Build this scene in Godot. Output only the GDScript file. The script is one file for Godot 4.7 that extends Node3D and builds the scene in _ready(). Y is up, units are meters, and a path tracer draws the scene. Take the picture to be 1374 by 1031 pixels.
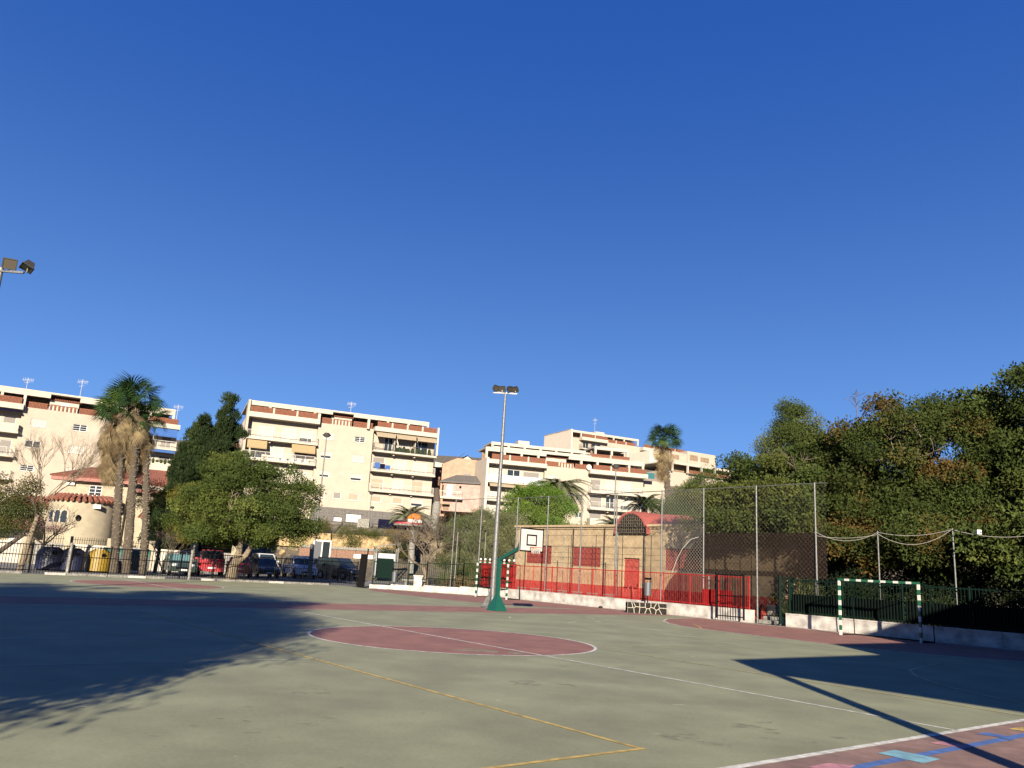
extends Node3D

# A school sports court under a low winter sun, with apartment blocks on the hill behind it.
# Court frame: a runs along the halfway line towards the viewer's right, b runs across it towards the far right.

class MB:
	var v := PackedVector3Array()
	var n := PackedVector3Array()
	func tri(a: Vector3, b: Vector3, c: Vector3, na: Vector3, nb: Vector3, nc: Vector3) -> void:
		if (b - a).cross(c - a).dot(na + nb + nc) > 0.0:
			v.append(a); v.append(c); v.append(b)
			n.append(na); n.append(nc); n.append(nb)
		else:
			v.append(a); v.append(b); v.append(c)
			n.append(na); n.append(nb); n.append(nc)
	func flat(a: Vector3, b: Vector3, c: Vector3, d: Vector3, out: Vector3) -> void:
		var m := (b - a).cross(d - a)
		if m.length() < 1e-12:
			m = (c - b).cross(d - b)
		m = m.normalized()
		if m.dot(out) < 0.0:
			m = -m
		tri(a, b, c, m, m, m)
		tri(a, c, d, m, m, m)
	func facet(a: Vector3, b: Vector3, c: Vector3, out: Vector3) -> void:
		var m := (b - a).cross(c - a).normalized()
		if m.dot(out) < 0.0:
			m = -m
		tri(a, b, c, m, m, m)
	func box(c: Vector3, s: Vector3, q := Basis.IDENTITY) -> void:
		var x := q.x * s.x * 0.5
		var y := q.y * s.y * 0.5
		var z := q.z * s.z * 0.5
		flat(c + x - y - z, c + x + y - z, c + x + y + z, c + x - y + z, x)
		flat(c - x - y - z, c - x + y - z, c - x + y + z, c - x - y + z, -x)
		flat(c + y - x - z, c + y + x - z, c + y + x + z, c + y - x + z, y)
		flat(c - y - x - z, c - y + x - z, c - y + x + z, c - y - x + z, -y)
		flat(c + z - x - y, c + z + x - y, c + z + x + y, c + z - x + y, z)
		flat(c - z - x - y, c - z + x - y, c - z + x + y, c - z - x + y, -z)
	func span(lo: Vector3, hi: Vector3) -> void:
		box((lo + hi) * 0.5, hi - lo)
	func beam(a: Vector3, b: Vector3, w: float, h: float) -> void:
		var z := (b - a).normalized()
		var x := (Vector3.UP.cross(z) if absf(z.y) < 0.99 else Vector3.RIGHT).normalized()
		var y := z.cross(x)
		box((a + b) * 0.5, Vector3(w, h, a.distance_to(b)), Basis(x, y, z))
	func tube(pts: Array, radii: Array, sides := 8, capped := true) -> void:
		var prev := []
		var first: Vector3 = pts[0]
		var dir: Vector3 = (pts[1] - first).normalized()
		var x := dir.cross(Vector3.UP if absf(dir.y) < 0.9 else Vector3.RIGHT).normalized()
		for i in pts.size():
			var p: Vector3 = pts[i]
			var t: Vector3 = (pts[mini(i + 1, pts.size() - 1)] - pts[maxi(i - 1, 0)]).normalized()
			x = (x - t * x.dot(t)).normalized()
			var y := t.cross(x)
			var ring := []
			for k in sides:
				var ang := TAU * k / sides
				var d := x * cos(ang) + y * sin(ang)
				ring.append([p + d * float(radii[i]), d])
			if i > 0:
				for k in sides:
					var a: Array = prev[k]
					var b: Array = prev[(k + 1) % sides]
					var c: Array = ring[(k + 1) % sides]
					var e: Array = ring[k]
					tri(a[0], b[0], c[0], a[1], b[1], c[1])
					tri(a[0], c[0], e[0], a[1], c[1], e[1])
			if capped and (i == 0 or i == pts.size() - 1):
				var m := -t if i == 0 else t
				for k in range(1, sides - 1):
					tri(ring[0][0], ring[k][0], ring[k + 1][0], m, m, m)
			prev = ring
	func prism(poly: PackedVector2Array, lo: float, hi: float, q := Transform3D.IDENTITY) -> void:   # polygon in xz, extruded along y, through q
		var idx := Geometry2D.triangulate_polygon(poly)
		var up := q.basis.y.normalized()
		for i in range(0, idx.size(), 3):
			var p := []
			for k in 3:
				p.append(poly[idx[i + k]])
			for e in [[lo, -up], [hi, up]]:
				tri(q * Vector3(p[0].x, e[0], p[0].y), q * Vector3(p[1].x, e[0], p[1].y), q * Vector3(p[2].x, e[0], p[2].y), e[1], e[1], e[1])
		var turn := -1.0 if Geometry2D.is_polygon_clockwise(poly) else 1.0
		for i in poly.size():
			var a := poly[i]
			var b := poly[(i + 1) % poly.size()]
			var side := Vector2((b - a).y, -(b - a).x) * turn
			flat(q * Vector3(a.x, lo, a.y), q * Vector3(b.x, lo, b.y), q * Vector3(b.x, hi, b.y), q * Vector3(a.x, hi, a.y), q.basis * Vector3(side.x, 0, side.y))
	func sheet(poly: PackedVector2Array, y: float) -> void:
		var idx := Geometry2D.triangulate_polygon(poly)
		for i in range(0, idx.size(), 3):
			tri(Vector3(poly[idx[i]].x, y, poly[idx[i]].y), Vector3(poly[idx[i + 1]].x, y, poly[idx[i + 1]].y), Vector3(poly[idx[i + 2]].x, y, poly[idx[i + 2]].y), Vector3.UP, Vector3.UP, Vector3.UP)
	func strip(line: PackedVector2Array, w: float, y: float) -> void:
		for i in line.size() - 1:
			var pa := line[i]
			var pb := line[i + 1]
			var da := (line[mini(i + 1, line.size() - 1)] - line[maxi(i - 1, 0)]).normalized().orthogonal() * w * 0.5
			var db := (line[mini(i + 2, line.size() - 1)] - line[i]).normalized().orthogonal() * w * 0.5
			flat(Vector3(pa.x + da.x, y, pa.y + da.y), Vector3(pb.x + db.x, y, pb.y + db.y), Vector3(pb.x - db.x, y, pb.y - db.y), Vector3(pa.x - da.x, y, pa.y - da.y), Vector3.UP)
	func ball(c: Vector3, r: Vector3, rings := 6, sides := 10) -> void:
		for i in rings:
			for k in sides:
				var p := []
				for e in [[i, k], [i, k + 1], [i + 1, k + 1], [i + 1, k]]:
					var th := PI * float(e[0]) / rings
					var ph := TAU * float(e[1]) / sides
					p.append(Vector3(sin(th) * cos(ph), cos(th), sin(th) * sin(ph)))
				if i > 0:
					tri(c + p[0] * r, c + p[1] * r, c + p[2] * r, p[0], p[1], p[2])
				else:
					pass
				if i > 0 and i < rings - 1:
					tri(c + p[0] * r, c + p[2] * r, c + p[3] * r, p[0], p[2], p[3])
				elif i == 0:
					tri(c + p[0] * r, c + p[2] * r, c + p[3] * r, p[0], p[2], p[3])
	func mesh() -> ArrayMesh:
		var m := ArrayMesh.new()
		var arr := []
		arr.resize(Mesh.ARRAY_MAX)
		arr[Mesh.ARRAY_VERTEX] = v
		arr[Mesh.ARRAY_NORMAL] = n
		m.add_surface_from_arrays(Mesh.PRIMITIVE_TRIANGLES, arr)
		return m

var rng := RandomNumberGenerator.new()
var M := {}
const DA := Vector2(0.6157, 0.788)
const DB := Vector2(0.788, -0.6157)
const TURN_B := 0.6632        # rotation.y that lays local x along b
const TURN_A := -0.9076       # rotation.y that lays local x along a

func g2(a: float, b: float) -> Vector2:
	return DA * a + DB * b
func g3(a: float, b: float, y := 0.0) -> Vector3:
	var p := g2(a, b)
	return Vector3(p.x, y, p.y)
func gp(list: Array) -> PackedVector2Array:
	var o := PackedVector2Array()
	for e in list:
		o.append(g2(e[0], e[1]))
	return o
func arc(ca: float, cb: float, r: float, from: float, to: float, steps: int) -> Array:
	var o := []
	for i in steps + 1:
		var t := deg_to_rad(lerpf(from, to, float(i) / steps))
		o.append([ca + r * cos(t), cb + r * sin(t)])
	return o

# ---------- names and metas ----------
func numbered(called: String, parent: Node) -> String:
	if not parent.has_node(called):
		return called
	var i := 1
	while parent.has_node("%s_%03d" % [called, i]):
		i += 1
	return "%s_%03d" % [called, i]
var used := {}
func fresh(called: String, parent: Node) -> String:
	var key := "%d/%s" % [parent.get_instance_id(), called]
	var k: int = used.get(key, 0)
	used[key] = k + 1
	return called if k == 0 else "%s_%03d" % [called, k]
func tag(o: Node3D, label: String, category: String, group := "") -> Node3D:
	o.set_meta("label", label)
	o.set_meta("category", category)
	if group != "":
		o.set_meta("group", group)
	return o
func thing(called: String, label: String, category: String, at := Vector3.ZERO, turn := 0.0, group := "") -> Node3D:
	var o := Node3D.new()
	o.name = fresh(called, self)
	add_child(o)
	o.position = at
	o.rotation.y = turn
	return tag(o, label, category, group)
func piece(called: String, mesh: Mesh, mat: Material, parent: Node = self) -> MeshInstance3D:
	var o := MeshInstance3D.new()
	o.name = fresh(called, parent)
	o.mesh = mesh
	o.material_override = mat
	parent.add_child(o, true)
	return o
func part(called: String, mb: MB, mat: Material, parent: Node = self) -> MeshInstance3D:
	return piece(called, mb.mesh(), mat, parent)
func ground_part(called: String, mb: MB, mat: Material) -> MeshInstance3D:
	var o := part(called, mb, mat)
	o.set_meta("kind", "structure")
	return o
func stuff(o: Node3D) -> Node3D:
	o.set_meta("kind", "stuff")
	return o
func dup(src: Node3D, called: String, at: Vector3, turn: float, label: String) -> Node3D:
	var r: Node3D = src.duplicate()
	r.name = fresh(called, self)
	add_child(r)
	r.position = at
	r.rotation.y = turn
	r.set_meta("label", label)
	return r

# ---------- materials ----------
func lin(r: float, g: float, b: float) -> Color:
	return Color(r, g, b).linear_to_srgb()
const K := 0.72
func col(r: float, g: float, b: float) -> Color:
	return Color(r * K, g * K, b * K).linear_to_srgb()
func noise_tex(seed_: int, freq: float, lo: Color, hi: Color, octaves := 5, size := 512, mid := -1.0) -> NoiseTexture2D:
	var nz := FastNoiseLite.new()
	nz.seed = seed_
	nz.noise_type = FastNoiseLite.TYPE_SIMPLEX_SMOOTH
	nz.frequency = freq
	nz.fractal_octaves = octaves
	nz.fractal_gain = 0.6
	var t := NoiseTexture2D.new()
	t.width = size
	t.height = size
	t.seamless = true
	t.noise = nz
	var ramp := Gradient.new()
	ramp.set_color(0, lo)
	ramp.set_color(1, hi)
	ramp.set_offset(0, 0.15)
	ramp.set_offset(1, 0.85)
	if mid > 0.0:
		ramp.add_point(mid, lo.lerp(hi, 0.75))
	t.color_ramp = ramp
	return t
func mat(c: Color, rough := 0.8, metal := 0.0) -> StandardMaterial3D:
	var m := StandardMaterial3D.new()
	m.albedo_color = c
	m.roughness = rough
	m.metallic = metal
	return m
# a colour with coarse and fine variation in it, laid from the world's three directions
func worn(r: float, g: float, b: float, amount: float, metres: float, seed_: int, rough := 0.85, bump := 0.0, fine := 0.0) -> StandardMaterial3D:
	var m := StandardMaterial3D.new()
	var lo := Color(1, 1, 1).darkened(amount)
	m.albedo_color = col(r, g, b)
	m.albedo_texture = noise_tex(seed_, 0.012, lo, Color(1, 1, 1))
	m.uv1_triplanar = true
	m.uv1_world_triplanar = true
	m.uv1_scale = Vector3.ONE / metres
	m.roughness = rough
	if bump > 0.0:
		m.heightmap_enabled = true
		m.heightmap_texture = bump_tex
		m.heightmap_scale = bump
	if fine > 0.0:
		m.detail_enabled = true
		m.detail_blend_mode = BaseMaterial3D.BLEND_MODE_MUL
		m.detail_albedo = grain_tex
		m.detail_uv_layer = BaseMaterial3D.DETAIL_UV_2
		m.uv2_triplanar = true
		m.uv2_world_triplanar = true
		m.uv2_scale = Vector3.ONE / fine
	return m
var bump_tex: NoiseTexture2D
var grain_tex: NoiseTexture2D
func leafy(back: float) -> StandardMaterial3D:
	var m := StandardMaterial3D.new()
	m.vertex_color_use_as_albedo = true
	m.roughness = 0.5
	m.metallic_specular = 0.12
	m.backlight_enabled = true
	m.backlight = Color(back * 0.8, back, back * 0.25)
	return m

func make_materials() -> void:
	bump_tex = noise_tex(77, 0.03, Color.BLACK, Color.WHITE, 4)
	grain_tex = noise_tex(78, 0.05, Color(0.93, 0.93, 0.93), Color(1, 1, 1), 4)
	M.court = worn(0.318, 0.326, 0.186, 0.14, 13.0, 1, 0.8, 0.0, 1.7)
	M.red = worn(0.345, 0.150, 0.110, 0.15, 7.0, 2, 0.8, 0.0, 1.3)
	M.near_red = worn(0.345, 0.205, 0.16, 0.2, 3.3, 3, 0.8, 0.0, 0.7)
	M.line = worn(0.85, 0.82, 0.72, 0.26, 1.3, 4, 0.7)
	M.dim_line = worn(0.72, 0.70, 0.54, 0.2, 3.0, 5, 0.75)
	M.yellow_line = worn(0.72, 0.50, 0.14, 0.28, 1.3, 6, 0.7)
	M.dim_yellow = worn(0.66, 0.57, 0.27, 0.2, 3.0, 6, 0.75)
	M.blue_paint = worn(0.10, 0.20, 0.50, 0.2, 1.6, 7, 0.7)
	M.pale_blue = worn(0.26, 0.52, 0.60, 0.2, 1.5, 8, 0.7)
	M.pink_paint = worn(0.66, 0.30, 0.33, 0.2, 1.5, 9, 0.7)
	M.stain = worn(0.30, 0.30, 0.18, 0.25, 1.5, 10, 0.8)
	M.pale_stain = worn(0.50, 0.50, 0.34, 0.15, 0.9, 11, 0.8)
	M.pavement = worn(0.46, 0.36, 0.30, 0.3, 3.0, 12, 0.85, 0.2)
	M.asphalt = worn(0.25, 0.235, 0.21, 0.3, 6.0, 13, 0.9)
	M.dirt = worn(0.20, 0.16, 0.10, 0.5, 5.0, 14, 0.95)
	M.white_wall = worn(0.60, 0.555, 0.50, 0.34, 3.1, 15, 0.8, 0.3)
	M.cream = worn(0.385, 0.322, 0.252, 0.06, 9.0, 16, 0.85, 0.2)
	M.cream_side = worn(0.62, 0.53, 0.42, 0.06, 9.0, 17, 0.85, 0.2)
	M.cream_white = worn(0.44, 0.395, 0.32, 0.08, 5.0, 18, 0.85)
	M.house_cream = worn(0.34, 0.29, 0.20, 0.12, 5.0, 19, 0.85, 0.2)
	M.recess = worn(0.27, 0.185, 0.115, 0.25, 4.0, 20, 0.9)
	M.terracotta = worn(0.25, 0.085, 0.04, 0.3, 1.5, 21, 0.85)
	M.tile = worn(0.30, 0.10, 0.055, 0.45, 1.1, 22, 0.8)
	M.roof_edge = worn(0.34, 0.14, 0.11, 0.25, 1.5, 23, 0.8)
	M.grey_stone = worn(0.17, 0.155, 0.14, 0.4, 1.6, 24, 0.9, 0.5)
	M.salmon = worn(0.40, 0.25, 0.17, 0.15, 6.0, 25, 0.85)
	M.pink = worn(0.40, 0.26, 0.22, 0.15, 6.0, 26, 0.85)
	M.ochre = worn(0.44, 0.31, 0.15, 0.35, 3.0, 27, 0.9, 0.5)
	M.brickwork = worn(0.26, 0.145, 0.095, 0.35, 1.2, 28, 0.9)
	M.tan = worn(0.48, 0.355, 0.205, 0.22, 3.5, 29, 0.9, 0.3, 0.8)
	M.hut_red = worn(0.40, 0.075, 0.06, 0.2, 2.5, 30, 0.7)
	M.hut_roof = worn(0.36, 0.085, 0.065, 0.2, 2.0, 31, 0.75)
	M.bark = worn(0.20, 0.155, 0.105, 0.5, 0.9, 32, 0.95, 1.5)
	M.pale_bark = worn(0.30, 0.235, 0.155, 0.4, 0.8, 33, 0.95, 1.0)
	M.dark_bark = worn(0.10, 0.075, 0.055, 0.4, 0.8, 34, 0.95)
	M.palm_bark = worn(0.15, 0.115, 0.08, 0.5, 0.35, 35, 0.95, 2.0)
	M.steel = worn(0.19, 0.19, 0.185, 0.35, 0.8, 36, 0.5)
	M.steel.metallic = 0.35
	M.stub = worn(0.24, 0.19, 0.13, 0.4, 0.4, 55, 0.95)
	M.concrete = worn(0.30, 0.285, 0.25, 0.4, 1.1, 37, 0.9)
	M.white = mat(col(0.62, 0.60, 0.56), 0.6)
	M.shutter = worn(0.43, 0.40, 0.34, 0.12, 1.0, 38, 0.6)
	M.tan_shutter = worn(0.34, 0.27, 0.185, 0.15, 1.0, 39, 0.7)
	M.grey_shutter = mat(col(0.17, 0.15, 0.13), 0.6)
	M.glass = mat(col(0.02, 0.026, 0.03), 0.12)
	M.rail_glass = mat(Color(0.85, 0.88, 0.9, 0.25), 0.1)
	M.rail_glass.transparency = BaseMaterial3D.TRANSPARENCY_ALPHA
	M.rail_white = mat(col(0.46, 0.43, 0.38), 0.6)
	M.rail_dark = mat(col(0.02, 0.02, 0.02), 0.5)
	M.yellow_cloth = worn(0.33, 0.24, 0.12, 0.15, 1.5, 40, 0.9)
	M.cream_cloth = worn(0.36, 0.285, 0.19, 0.15, 1.5, 41, 0.9)
	M.blue_cloth = worn(0.03, 0.11, 0.34, 0.2, 1.5, 42, 0.9)
	M.teal_cloth = worn(0.02, 0.12, 0.14, 0.2, 1.5, 43, 0.9)
	M.navy_cloth = worn(0.010, 0.011, 0.032, 0.3, 1.5, 44, 0.9)
	M.iron = mat(col(0.005, 0.0055, 0.006), 0.6)
	M.green_iron = mat(col(0.005, 0.014, 0.011), 0.6)
	M.red_iron = worn(0.33, 0.022, 0.022, 0.25, 0.9, 45, 0.5)
	M.goal_green = worn(0.010, 0.10, 0.045, 0.2, 0.6, 46, 0.45)
	M.goal_white = worn(0.62, 0.60, 0.54, 0.2, 0.5, 47, 0.5)
	M.basket_green = worn(0.008, 0.085, 0.058, 0.2, 0.6, 48, 0.4)
	M.board_white = worn(0.50, 0.475, 0.45, 0.12, 0.5, 49, 0.5)
	M.black = mat(col(0.004, 0.004, 0.0045), 0.6)
	M.rim_orange = mat(col(0.42, 0.10, 0.03), 0.45)
	M.cord = mat(col(0.36, 0.34, 0.30), 0.9)
	M.lamp_body = mat(col(0.014, 0.014, 0.014), 0.8, 0.0)
	M.slat_red = worn(0.26, 0.055, 0.045, 0.2, 1.5, 56, 0.7)
	M.shade_cloth = worn(0.007, 0.009, 0.008, 0.4, 1.5, 57, 0.95)
	M.windscreen = mat(Color(col(0.014, 0.009, 0.007), 0.87), 0.95)
	M.windscreen.transparency = BaseMaterial3D.TRANSPARENCY_ALPHA
	M.windscreen.metallic_specular = 0.1
	M.lamp_glass = mat(col(0.06, 0.05, 0.035), 0.15, 0.0)
	M.bin_grey = mat(col(0.07, 0.075, 0.085), 0.5)
	M.dark_stone = worn(0.05, 0.046, 0.04, 0.5, 0.4, 50, 0.9, 1.0)
	M.mortar = worn(0.48, 0.43, 0.35, 0.2, 0.5, 51, 0.9)
	M.bright_line = M.line
	M.leaf = leafy(0.10)
	M.dry = leafy(0.05)
	M.solar = mat(col(0.01, 0.015, 0.04), 0.15)
	M.red_sign = mat(col(0.42, 0.03, 0.05), 0.5)
	M.orange_sign = mat(col(0.55, 0.16, 0.01), 0.6)
	M.tyre = mat(col(0.006, 0.006, 0.006), 0.85)
	M.alloy = mat(col(0.35, 0.35, 0.36), 0.35, 0.6)
	M.car_glass = mat(col(0.02, 0.03, 0.035), 0.06)
	M.teal_glass = mat(col(0.10, 0.19, 0.19), 0.1)
	M.headlight = mat(col(0.55, 0.56, 0.56), 0.1, 0.3)
	M.tail = mat(col(0.35, 0.01, 0.01), 0.2)
	M.yellow_plastic = worn(0.30, 0.19, 0.015, 0.25, 1.0, 52, 0.5)
	M.navy_plastic = worn(0.010, 0.014, 0.05, 0.3, 1.0, 53, 0.5)
	M.green_plastic = worn(0.03, 0.13, 0.10, 0.2, 1.0, 54, 0.5)
func dull() -> void:
	for m in [M.red_iron, M.hut_red, M.slat_red, M.iron, M.green_iron, M.black, M.tyre, M.shade_cloth, M.dark_stone, M.navy_cloth]:
		m.metallic_specular = 0.1
func paint(r: float, g: float, b: float) -> StandardMaterial3D:
	var m := mat(col(r, g, b), 0.35)
	m.clearcoat_enabled = true
	m.clearcoat = 0.8
	m.clearcoat_roughness = 0.08
	return m

func _ready() -> void:
	rng.seed = 20240117
	# ---------- camera ----------
	var cam := Camera3D.new()
	cam.name = "camera"
	add_child(cam)
	cam.position = Vector3(0, 1.67, 0)
	cam.rotation_order = EULER_ORDER_YXZ
	cam.rotation = Vector3(deg_to_rad(12.918), 0.0, deg_to_rad(3.365))
	cam.fov = 50.714
	cam.near = 0.1
	cam.far = 3000.0
	cam.current = true
	# ---------- sky, sun, exposure ----------
	var env := Environment.new()
	env.background_mode = Environment.BG_SKY
	var sky := Sky.new()
	var sm := ProceduralSkyMaterial.new()
	sm.sky_top_color = lin(0.0155 / 3.2, 0.0895 / 3.2, 0.4176 / 3.2)
	sm.sky_horizon_color = lin(0.2945 / 3.2, 0.6278 / 3.2, 1.2442 / 3.2)
	sm.sky_curve = 0.162
	sm.ground_bottom_color = lin(0.03, 0.028, 0.022)
	sm.ground_horizon_color = lin(0.05, 0.075, 0.10)
	sm.sun_angle_max = 1.0
	sky.sky_material = sm
	env.sky = sky
	env.tonemap_mode = Environment.TONE_MAPPER_LINEAR
	env.tonemap_exposure = 3.2
	env.sdfgi_enabled = true
	env.ssao_enabled = true
	env.ssil_enabled = true
	var we := WorldEnvironment.new()
	we.name = "world_environment"
	we.environment = env
	add_child(we)
	var sun := DirectionalLight3D.new()
	sun.name = "sun"
	sun.light_energy = 1.6
	sun.light_color = Color(1.0, 0.95, 0.87)
	sun.light_angular_distance = 0.5
	sun.shadow_enabled = true
	add_child(sun)
	sun.rotation = Vector3(deg_to_rad(-17.0), deg_to_rad(-0.4), 0.0)
	make_materials()
	dull()
	make_leaves()
	# ---------- setting, then things ----------
	ground()
	hillside()
	plinths()
	fences()
	hut()
	apartments()
	houses()
	street()
	sports()
	trees()
	behind()

func ground() -> void:
	var mb := MB.new()
	mb.sheet(PackedVector2Array([Vector2(-900, -900), Vector2(900, -900), Vector2(900, 900), Vector2(-900, 900)]), -0.03)
	ground_part("ground", mb, M.dirt)
	mb = MB.new()
	mb.sheet(gp([[-120, -60], [-51.2, -60], [-51.2, 26.6], [-52, 60], [-120, 60]]), -0.012)
	ground_part("street", mb, M.asphalt)
	mb = MB.new()
	mb.sheet(gp([[-51.1, -60], [30, -60], [30, 31.75], [-36, 31.75], [-42, 31.0], [-45.5, 29.0], [-47.8, 26.3], [-51.1, 26.3]]), 0.0)
	ground_part("court_surface", mb, M.court)
	# paint: red zones
	var goal_one := [[-24.9, 30.8], [-24.2, 28.2], [-22.95, 26.5], [-21.8, 25.5], [-20.7, 24.85], [-19.6, 24.5], [-18.0, 24.3], [-13.6, 24.25], [-12.0, 24.5], [-10.3, 25.3], [-8.6, 26.9], [-7.4, 29.2], [-7.0, 30.8]]
	mb = MB.new()
	mb.sheet(gp(goal_one + [[-7.0, 31.7], [-24.9, 31.7]]), 0.002)
	mb.sheet(gp([[-47.3, 26.4], [-44.5, 24.9], [-42.0, 24.5], [-34.6, 24.5], [-32.6, 25.3], [-31.0, 26.9], [-30.1, 29.0], [-29.9, 31.6], [-36.5, 31.5], [-41.5, 30.6], [-45.0, 28.6]]), 0.002)
	mb.sheet(gp([[-29.9, -40], [-26.3, -40], [-26.2, 31.7], [-29.9, 31.7]]), 0.003)
	mb.sheet(gp(arc(-16.5, 11.58, 3.38, 0, 360, 72)), 0.002)
	mb.sheet(gp(arc(-42.4, 11.65, 3.4, 0, 360, 48)), 0.002)
	ground_part("red_paint", mb, M.red)
	mb = MB.new()
	mb.sheet(gp([[-4.95, -40], [20, -40], [20, 31.7], [-4.95, 31.7]]), 0.002)
	ground_part("red_apron", mb, M.near_red)
	mb = MB.new()
	mb.sheet(gp([[-31.7 + 7.0, 31.0], [-31.7 + 7.0, 31.75], [-4, 31.75], [-4, 31.0]]), 0.006)
	mb.sheet(gp([[-43.0, 30.6], [-36.5, 31.1], [-24.7, 31.1], [-24.7, 31.75], [-36.5, 31.75], [-43.0, 31.0]]), 0.006)
	ground_part("pavement", mb, M.pavement)
	# paint: lines
	mb = MB.new()
	mb.strip(gp([[-26.2, 11.6], [-5.0, 11.45]]), 0.065, 0.0045)
	mb.strip(gp([[-51.0, 11.85], [-29.9, 11.7]]), 0.07, 0.0045)
	mb.strip(gp([[-5.0, -30], [-5.0, 30.0]]), 0.10, 0.0045)
	mb.strip(gp(arc(-16.5, 11.58, 3.36, 0, 360, 96)), 0.075, 0.006)
	mb.strip(gp(arc(-42.4, 11.65, 3.4, 0, 360, 64)), 0.07, 0.006)
	mb.strip(gp(goal_one), 0.07, 0.0045)
	ground_part("white_line_marking", mb, M.line)
	mb = MB.new()
	for e in [[-13.4, 1.0, 6.6], [-17.0, 1.4, 5.6], [-20.6, 1.8, 6.1]]:
		mb.strip(gp([[e[0], e[1] - 3.0], [e[0], e[2]]]), 0.045, 0.0045)
	mb.strip(gp([[-29.95, -40], [-29.95, 24.4]]), 0.05, 0.0045)
	mb.strip(gp([[-26.2, -40], [-26.2, 31]]), 0.05, 0.0045)
	for e in [[-24.72, 23.81, -23.6, 23.2], [-22.57, 22.25, -22.0, 21.95], [-21.5, 21.75, -20.9, 21.6], [-20.4, 21.55, -19.8, 21.5], [-19.2, 21.45, -18.6, 21.4], [-17.9, 21.35, -17.2, 21.3], [-16.3, 21.3, -15.5, 21.3], [-21.62, 19.98, -22.1, 20.84], [-15.9, 22.6, -15.2, 22.6], [-13.8, 22.4, -13.0, 22.4], [-24.0, 19.3, -23.4, 18.8], [-25.2, 15.6, -24.8, 16.7]]:
		mb.strip(gp([[e[0], e[1]], [e[2], e[3]]]), 0.06, 0.0045)
	ground_part("faded_line_marking", mb, M.dim_line)
	mb = MB.new()
	mb.strip(gp([[-26.2, 6.5], [-5.93, 6.55]]), 0.06, 0.006)
	mb.strip(gp([[-5.93, 6.585], [-5.93, -4.0]]), 0.06, 0.0075)
	mb.strip(gp([[-21.4, 26.5], [-20.4, 25.6], [-19.5, 24.6]]), 0.06, 0.006)
	ground_part("yellow_line_marking", mb, M.yellow_line)
	mb = MB.new()
	mb.strip(gp([[-14.5, 14.57], [-14.3, 19.6]]), 0.05, 0.006)
	mb.strip(gp([[-14.1, 14.2], [-5.1, 14.0]]), 0.05, 0.0075)
	mb.strip(gp([[-9.75, 22.6], [-9.89, 21.85], [-9.6, 20.39], [-9.24, 18.95], [-8.55, 17.8], [-7.64, 16.79], [-6.87, 16.23], [-6.0, 15.75], [-5.1, 15.3]]), 0.07, 0.006)
	mb.strip(gp([[-16.6, 20.2], [-16.35, 21.5], [-15.4, 21.9]]), 0.05, 0.006)
	mb.strip(gp([[-18.9, 19.5], [-18.2, 20.6], [-18.4, 21.0]]), 0.05, 0.0075)
	ground_part("faded_yellow_line_marking", mb, M.dim_yellow)
	mb = MB.new()
	mb.strip(gp([[-4.46, 6.9], [-4.46, 9.0]]), 0.13, 0.0045)
	mb.strip(gp([[-4.46, 9.26], [-4.46, 11.6]]), 0.13, 0.0045)
	mb.strip(gp([[-4.46, 11.66], [-4.46, 15.0]]), 0.13, 0.006)
	mb.sheet(gp([[-4.78, 11.42], [-4.76, 11.72], [-4.40, 11.70], [-4.36, 11.38], [-4.55, 11.5]]), 0.0075)
	ground_part("blue_line_marking", mb, M.blue_paint)
	mb = MB.new()
	mb.sheet(gp([[-4.72, 8.88], [-4.72, 9.26], [-4.25, 9.29], [-4.23, 8.86]]), 0.0075)
	ground_part("pale_blue_paint_patch", mb, M.pale_blue)
	mb = MB.new()
	mb.sheet(gp([[-4.75, 10.12], [-4.73, 10.40], [-4.38, 10.42], [-4.44, 10.2]]), 0.0075)
	mb.sheet(gp([[-4.68, 7.5], [-4.69, 7.86], [-4.5, 8.05], [-4.40, 7.6]]), 0.0075)
	ground_part("pink_paint_patch", mb, M.pink_paint)
	mb = MB.new()
	mb.sheet(gp([[-4.76, 12.35], [-4.74, 12.75], [-4.62, 12.8], [-4.60, 12.4]]), 0.0075)
	ground_part("yellow_paint_patch", mb, M.yellow_line)
	# scuffs and spills on the near half of the court
	var dark := MB.new()
	var pale := MB.new()
	for i in 46:
		var z := -6.5 - 16.0 * pow(rng.randf(), 1.3)
		var x := rng.randf_range(-0.55, 0.5) * -z
		var c := Vector2(x, z)
		if c.distance_to(g2(-16.5, 11.58)) < 3.8 or absf(c.dot(DB) - 11.5) < 0.3 or absf(c.dot(DB) - 6.5) < 0.3 or c.dot(DA) > -6.4:
			continue
		blotch(pale if i % 4 == 0 else dark, c, rng.randf_range(0.012, 0.06), 0.0012)
	for e in [[0.75, -13.1, 0.26], [2.35, -9.45, 0.16], [3.2, -10.6, 0.16], [3.45, -10.1, 0.12], [-1.9, -9.0, 0.11], [-2.6, -11.0, 0.14], [-2.4, -8.7, 0.09], [1.6, -16.0, 0.14]]:
		for k in 5:
			blotch(dark, Vector2(e[0], e[1]) + Vector2(rng.randfn() * 0.35, rng.randfn() * 0.22), float(e[2]) * rng.randf_range(0.25, 0.7), 0.0013 + 0.0001 * k)
	for k in 9:
		blotch(dark, Vector2(-0.1 + rng.randfn() * 0.45, -17.6 + rng.randfn() * 0.14), rng.randf_range(0.05, 0.16), 0.0034 + 0.0001 * k)
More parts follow.
